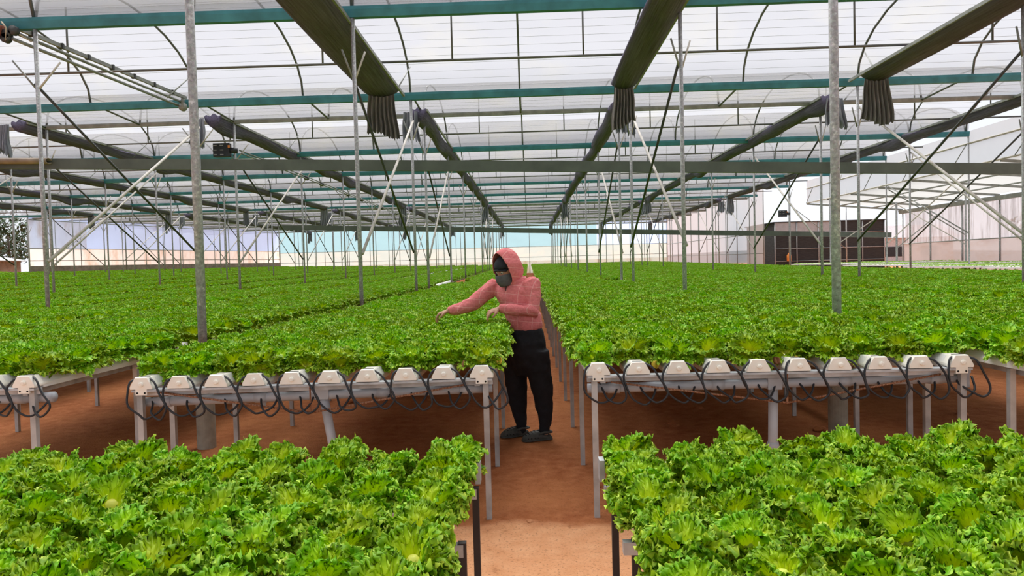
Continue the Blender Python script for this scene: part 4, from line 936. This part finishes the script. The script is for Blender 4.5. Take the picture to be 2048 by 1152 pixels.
# cap with short peak, mask, eyes, brows
b = MB()
def capp(u, v):
    a = 2 * pi * u; th = radians(4) + radians(82) * v; return rw(hp_(sin(th) * cos(a) * 0.084, sin(th) * sin(a) * 0.108 - 0.004, cos(th) * 0.098 + 0.034))
b.grid(capp, 28, 8); cp = b.build('cap', M['cap'], W_, smooth=True); m = cp.modifiers.new('cloth', 'SOLIDIFY'); m.thickness = 0.005
b = MB(); b.grid(lambda u, v: rw(hp_((u - 0.5) * 0.15, 0.090 + 0.034 * v - 0.10 * (2 * u - 1) ** 2 * 0.55, 0.052 - 0.014 * v - 0.024 * (2 * u - 1) ** 2)), 14, 4); pk = b.build('peak', M['cap'], cp, smooth=True); m = pk.modifiers.new('cloth', 'SOLIDIFY'); m.thickness = 0.005
b = MB()
def maskp(u, v):
    a = radians(-82) + radians(164) * u; z = -0.016 - 0.097 * v + 0.010 * cos(a) * (1 - v); w = 0.074 - 0.020 * v * v; d = 0.103 - 0.020 * v ** 2; bulge = 0.016 * sin(pi * v) * cos(a) + 0.010 * cos(a) * (1 - v) + 0.012 * v * cos(a)
    return rw(hp_(w * sin(a) * 1.03, 0.006 + (d + bulge) * cos(a), z))
b.grid(maskp, 24, 10); mk = b.build('face_mask', M['mask'], W_, smooth=True); m = mk.modifiers.new('cloth', 'SOLIDIFY'); m.thickness = 0.004
for s_ in (-1, 1): MB().tube([rw(hp_(s_ * 0.072, 0.02, -0.02)), rw(hp_(s_ * 0.080, 0.0, -0.005))], 0.002, 5).build('ear_loop', M['mask'], mk)
for s_ in (-1, 1):
    e_ = MB().ball(rw(hp_(s_ * 0.030, 0.083, 0.008)), (0.012, 0.010, 0.007), 12, 8, HM).build('eye', M['eye'], W_, smooth=True)
    MB().ball(rw(hp_(s_ * 0.030, 0.0915, 0.005)), (0.005, 0.003, 0.005), 10, 6, HM).build('iris', M['iris'], e_, smooth=True)
    MB().bar(rw(hp_(s_ * 0.014, 0.094, 0.024)), rw(hp_(s_ * 0.048, 0.082, 0.025)), 0.006, 0.006).build('eyebrow', M['brow'], W_)
# trousers
b = MB()
b.rings([ring(c_, HR, HF, rx, ry, 28) for c_, rx, ry in ((hem + Vector((0, 0, 0.03)), 0.140, 0.115), (hem + Vector((0, 0, -0.02)), 0.162, 0.136), (hip + Vector((0, 0, 0.03)), 0.180, 0.155), (hip + Vector((0, 0, -0.06)), 0.186, 0.156), (hip + Vector((0, 0, -0.17)), 0.172, 0.135), (hip + Vector((0, 0, -0.25)), 0.11, 0.09))])
def tleg(rows):
    b.rings([ring(pp(x, y, Y), Vector((1, 0, 0)), Vector((0, 1, 0)), r * 1.05, r * k, 22) for x, y, Y, r, k in rows])
tleg(((1030, 700, PY + 0.07, 0.100, 1.1), (1031, 740, PY + 0.08, 0.100, 1.1), (1033, 775, PY + 0.09, 0.088, 1.1), (1037, 812, PY + 0.10, 0.070, 1.1), (1041, 836, PY + 0.10, 0.054, 1.15), (1043, 848, PY + 0.10, 0.046, 1.15), (1043, 853, PY + 0.10, 0.041, 1.1), (1043, 866, PY + 0.10, 0.040, 1.1)))
tleg(((1072, 700, PY - 0.06, 0.100, 1.1), (1077, 740, PY - 0.06, 0.100, 1.1), (1085, 785, PY - 0.06, 0.084, 1.1), (1089, 820, PY - 0.06, 0.064, 1.1), (1091, 840, PY - 0.06, 0.054, 1.1), (1091, 848, PY - 0.06, 0.050, 1.1), (1088, 853, PY - 0.06, 0.042, 1.1), (1088, 866, PY - 0.06, 0.040, 1.1)))
b.v = [tuple(rw(p)) for p in b.v]; fuse(b.build('trousers', M['trouser'], W_), 0.0085, 5, 0.022, 0.10)
# clogs
def clog(an, ang):
    d = Vector((cos(ang), sin(ang), 0)); s_ = Vector((-d.y, d.x, 0)); o = Vector((an.x, an.y, 0)) - d * 0.065
    def P(l, w, z): return rw(o + d * l + s_ * w + Vector((0, 0, z + g(0, PY))))
    b = MB(); rr = []
    for l, w, h, z0 in ((0.002, 0.030, 0.030, 0.010), (0.015, 0.038, 0.045, 0.004), (0.06, 0.042, 0.050, 0.002), (0.10, 0.044, 0.072, 0.0), (0.14, 0.049, 0.083, 0.0), (0.18, 0.053, 0.074, 0.0), (0.215, 0.050, 0.058, 0.002), (0.24, 0.040, 0.040, 0.006), (0.253, 0.022, 0.026, 0.012)):
        rr.append([P(l, w * math.copysign(abs(cos(2 * pi * k / 18)) ** 0.75, cos(2 * pi * k / 18)), z0 + (h - z0) * (0.5 + 0.5 * math.copysign(abs(sin(2 * pi * k / 18)) ** 0.7, sin(2 * pi * k / 18)))) for k in range(18)])
    b.rings(rr); c_ = b.build('clog', M['clog'], W_, smooth=True)
    sb = MB(); sb.rings([[P(l, (w + 0.004) * math.copysign(abs(cos(2 * pi * k / 16)) ** 0.8, cos(2 * pi * k / 16)), 0.010 + 0.010 * sin(2 * pi * k / 16)) for k in range(16)] for l, w in ((0.0, 0.028), (0.02, 0.039), (0.08, 0.042), (0.15, 0.050), (0.2, 0.052), (0.235, 0.042), (0.255, 0.022))]); sb.build('sole', M['clog'], c_, smooth=True)
    st = MB(); st.tube([P(0.125, -0.048, 0.062), P(0.08, -0.050, 0.075), P(0.03, -0.044, 0.070), P(0.004, -0.022, 0.066), P(0.004, 0.022, 0.066), P(0.03, 0.044, 0.070), P(0.08, 0.050, 0.075), P(0.125, 0.048, 0.062)], 0.0095, 8); st.build('heel_strap', M['clog'], c_, smooth=True)
    h = MB()
    for l, w, z in ((0.15, 0.0, 0.082), (0.15, 0.024, 0.078), (0.15, -0.024, 0.078), (0.175, 0.012, 0.076), (0.175, -0.012, 0.076), (0.175, 0.034, 0.068), (0.175, -0.034, 0.068), (0.2, 0.0, 0.067), (0.2, 0.024, 0.062), (0.2, -0.024, 0.062), (0.222, 0.012, 0.053), (0.222, -0.012, 0.053)):
        h.ball(P(l, w, z), (0.0062, 0.0062, 0.004), 8, 5)
    for l in (0.13, 0.16, 0.19, 0.215):
        for q in (-1, 1): h.ball(P(l, q * (0.0485 if l < 0.2 else 0.047), 0.032), (0.007, 0.007, 0.005), 8, 5)
    h.build('vent_holes', M['hole'], c_)
clog(an_r, radians(180 + 24)); clog(an_l, radians(180 + 17))

# wilted leaves hanging at the channel ends, clods on the soil
def small_leaf(p, m, label, sc=1.0, rz=0.0):
    b = MB(); b.grid(lambda u, v: ((u - 0.5) * 0.05 * sc * sin(pi * min(1, v * 0.9 + 0.08)), 0.012 * sin(u * 9 + v * 4) * sc, -0.055 * sc * v), 8, 6)
    o = b.build('wilted_leaf', m, smooth=True); o.location = p; o.rotation_euler = (U(-0.5, 0.5), U(-0.6, 0.6), rz); tag(o, label, 'leaf', 'wilted leaves'); md = o.modifiers.new('t', 'SOLIDIFY'); md.thickness = 0.002
for x, y, m, lab in ((994, 713, 'yellow', 'yellow wilted leaf at the aisle corner of the left middle bench'), (1310, 722, 'yellow', 'yellow wilted leaf between second and third cap, right middle bench'), (1592, 711, 'yellow', 'yellow wilted leaf between sixth and seventh cap, right middle bench'), (1548, 714, 'brownleaf', 'brown wilted leaf beside the sixth cap of the right middle bench'), (928, 721, 'brownleaf', 'brown wilted leaf beside the second cap of the left middle bench')):
    small_leaf(at(x, y, 4.02), M[m], lab, 0.9)
small_leaf(at(243, 712, 5.9), M['yellow'], 'yellow wilted leaf on the white channel edge, second bench left', 1.0)
small_leaf(at(1956, 694, 4.6), M['yellow'], 'yellow wilted leaf on the white channel edge, second bench right', 0.9)
def ground_at(px, py):
    d = CM @ Vector(((px - 1024) / FPX, (576 - py) / FPX, -1.0)); t_ = -CAM_H / d.z; return d * t_ + Vector((0, 0, CAM_H))
for i, (px, py, sz, lab) in enumerate(((1348, 852, 0.05, 'flat dry clod under the right middle bench, before the drain riser'), (1398, 817, 0.045, 'dark round clod under the middle of the right middle bench'), (1207, 972, 0.03, 'dark clod beside the front leg of the right middle bench'), (1060, 1044, 0.02, 'dark chip lying on the edge of the pale sand'), (1196, 975, 0.02, 'small dark clod touching the larger one by the leg'), (1925, 830, 0.05, 'pale dry clod under the far end of the right side bench'), (130, 757, 0.06, 'dark clod under the second bench left'), (1640, 862, 0.06, 'clod heap beside the concrete footing right'), (860, 800, 0.04, 'brown clod under the left middle bench behind the tubes'), (700, 806, 0.05, 'brown clod under the left middle bench beside the riser'))):
    p = ground_at(px, py); p.z += sz * 0.2; rnd = random.Random(i); b = MB(); rr = []
    for j in range(1, 7):
        t_ = pi * j / 7; rr.append([Vector((sz * sin(t_) * cos(a_) * rnd.uniform(0.75, 1.2), sz * sin(t_) * sin(a_) * rnd.uniform(0.75, 1.2), -sz * 0.5 * cos(t_))) for a_ in [2 * pi * k / 9 for k in range(9)]])
    b.rings(rr); o = b.build('soil_clod', M['soil']); o.location = p; tag(o, lab, 'clod', 'clods on the soil')
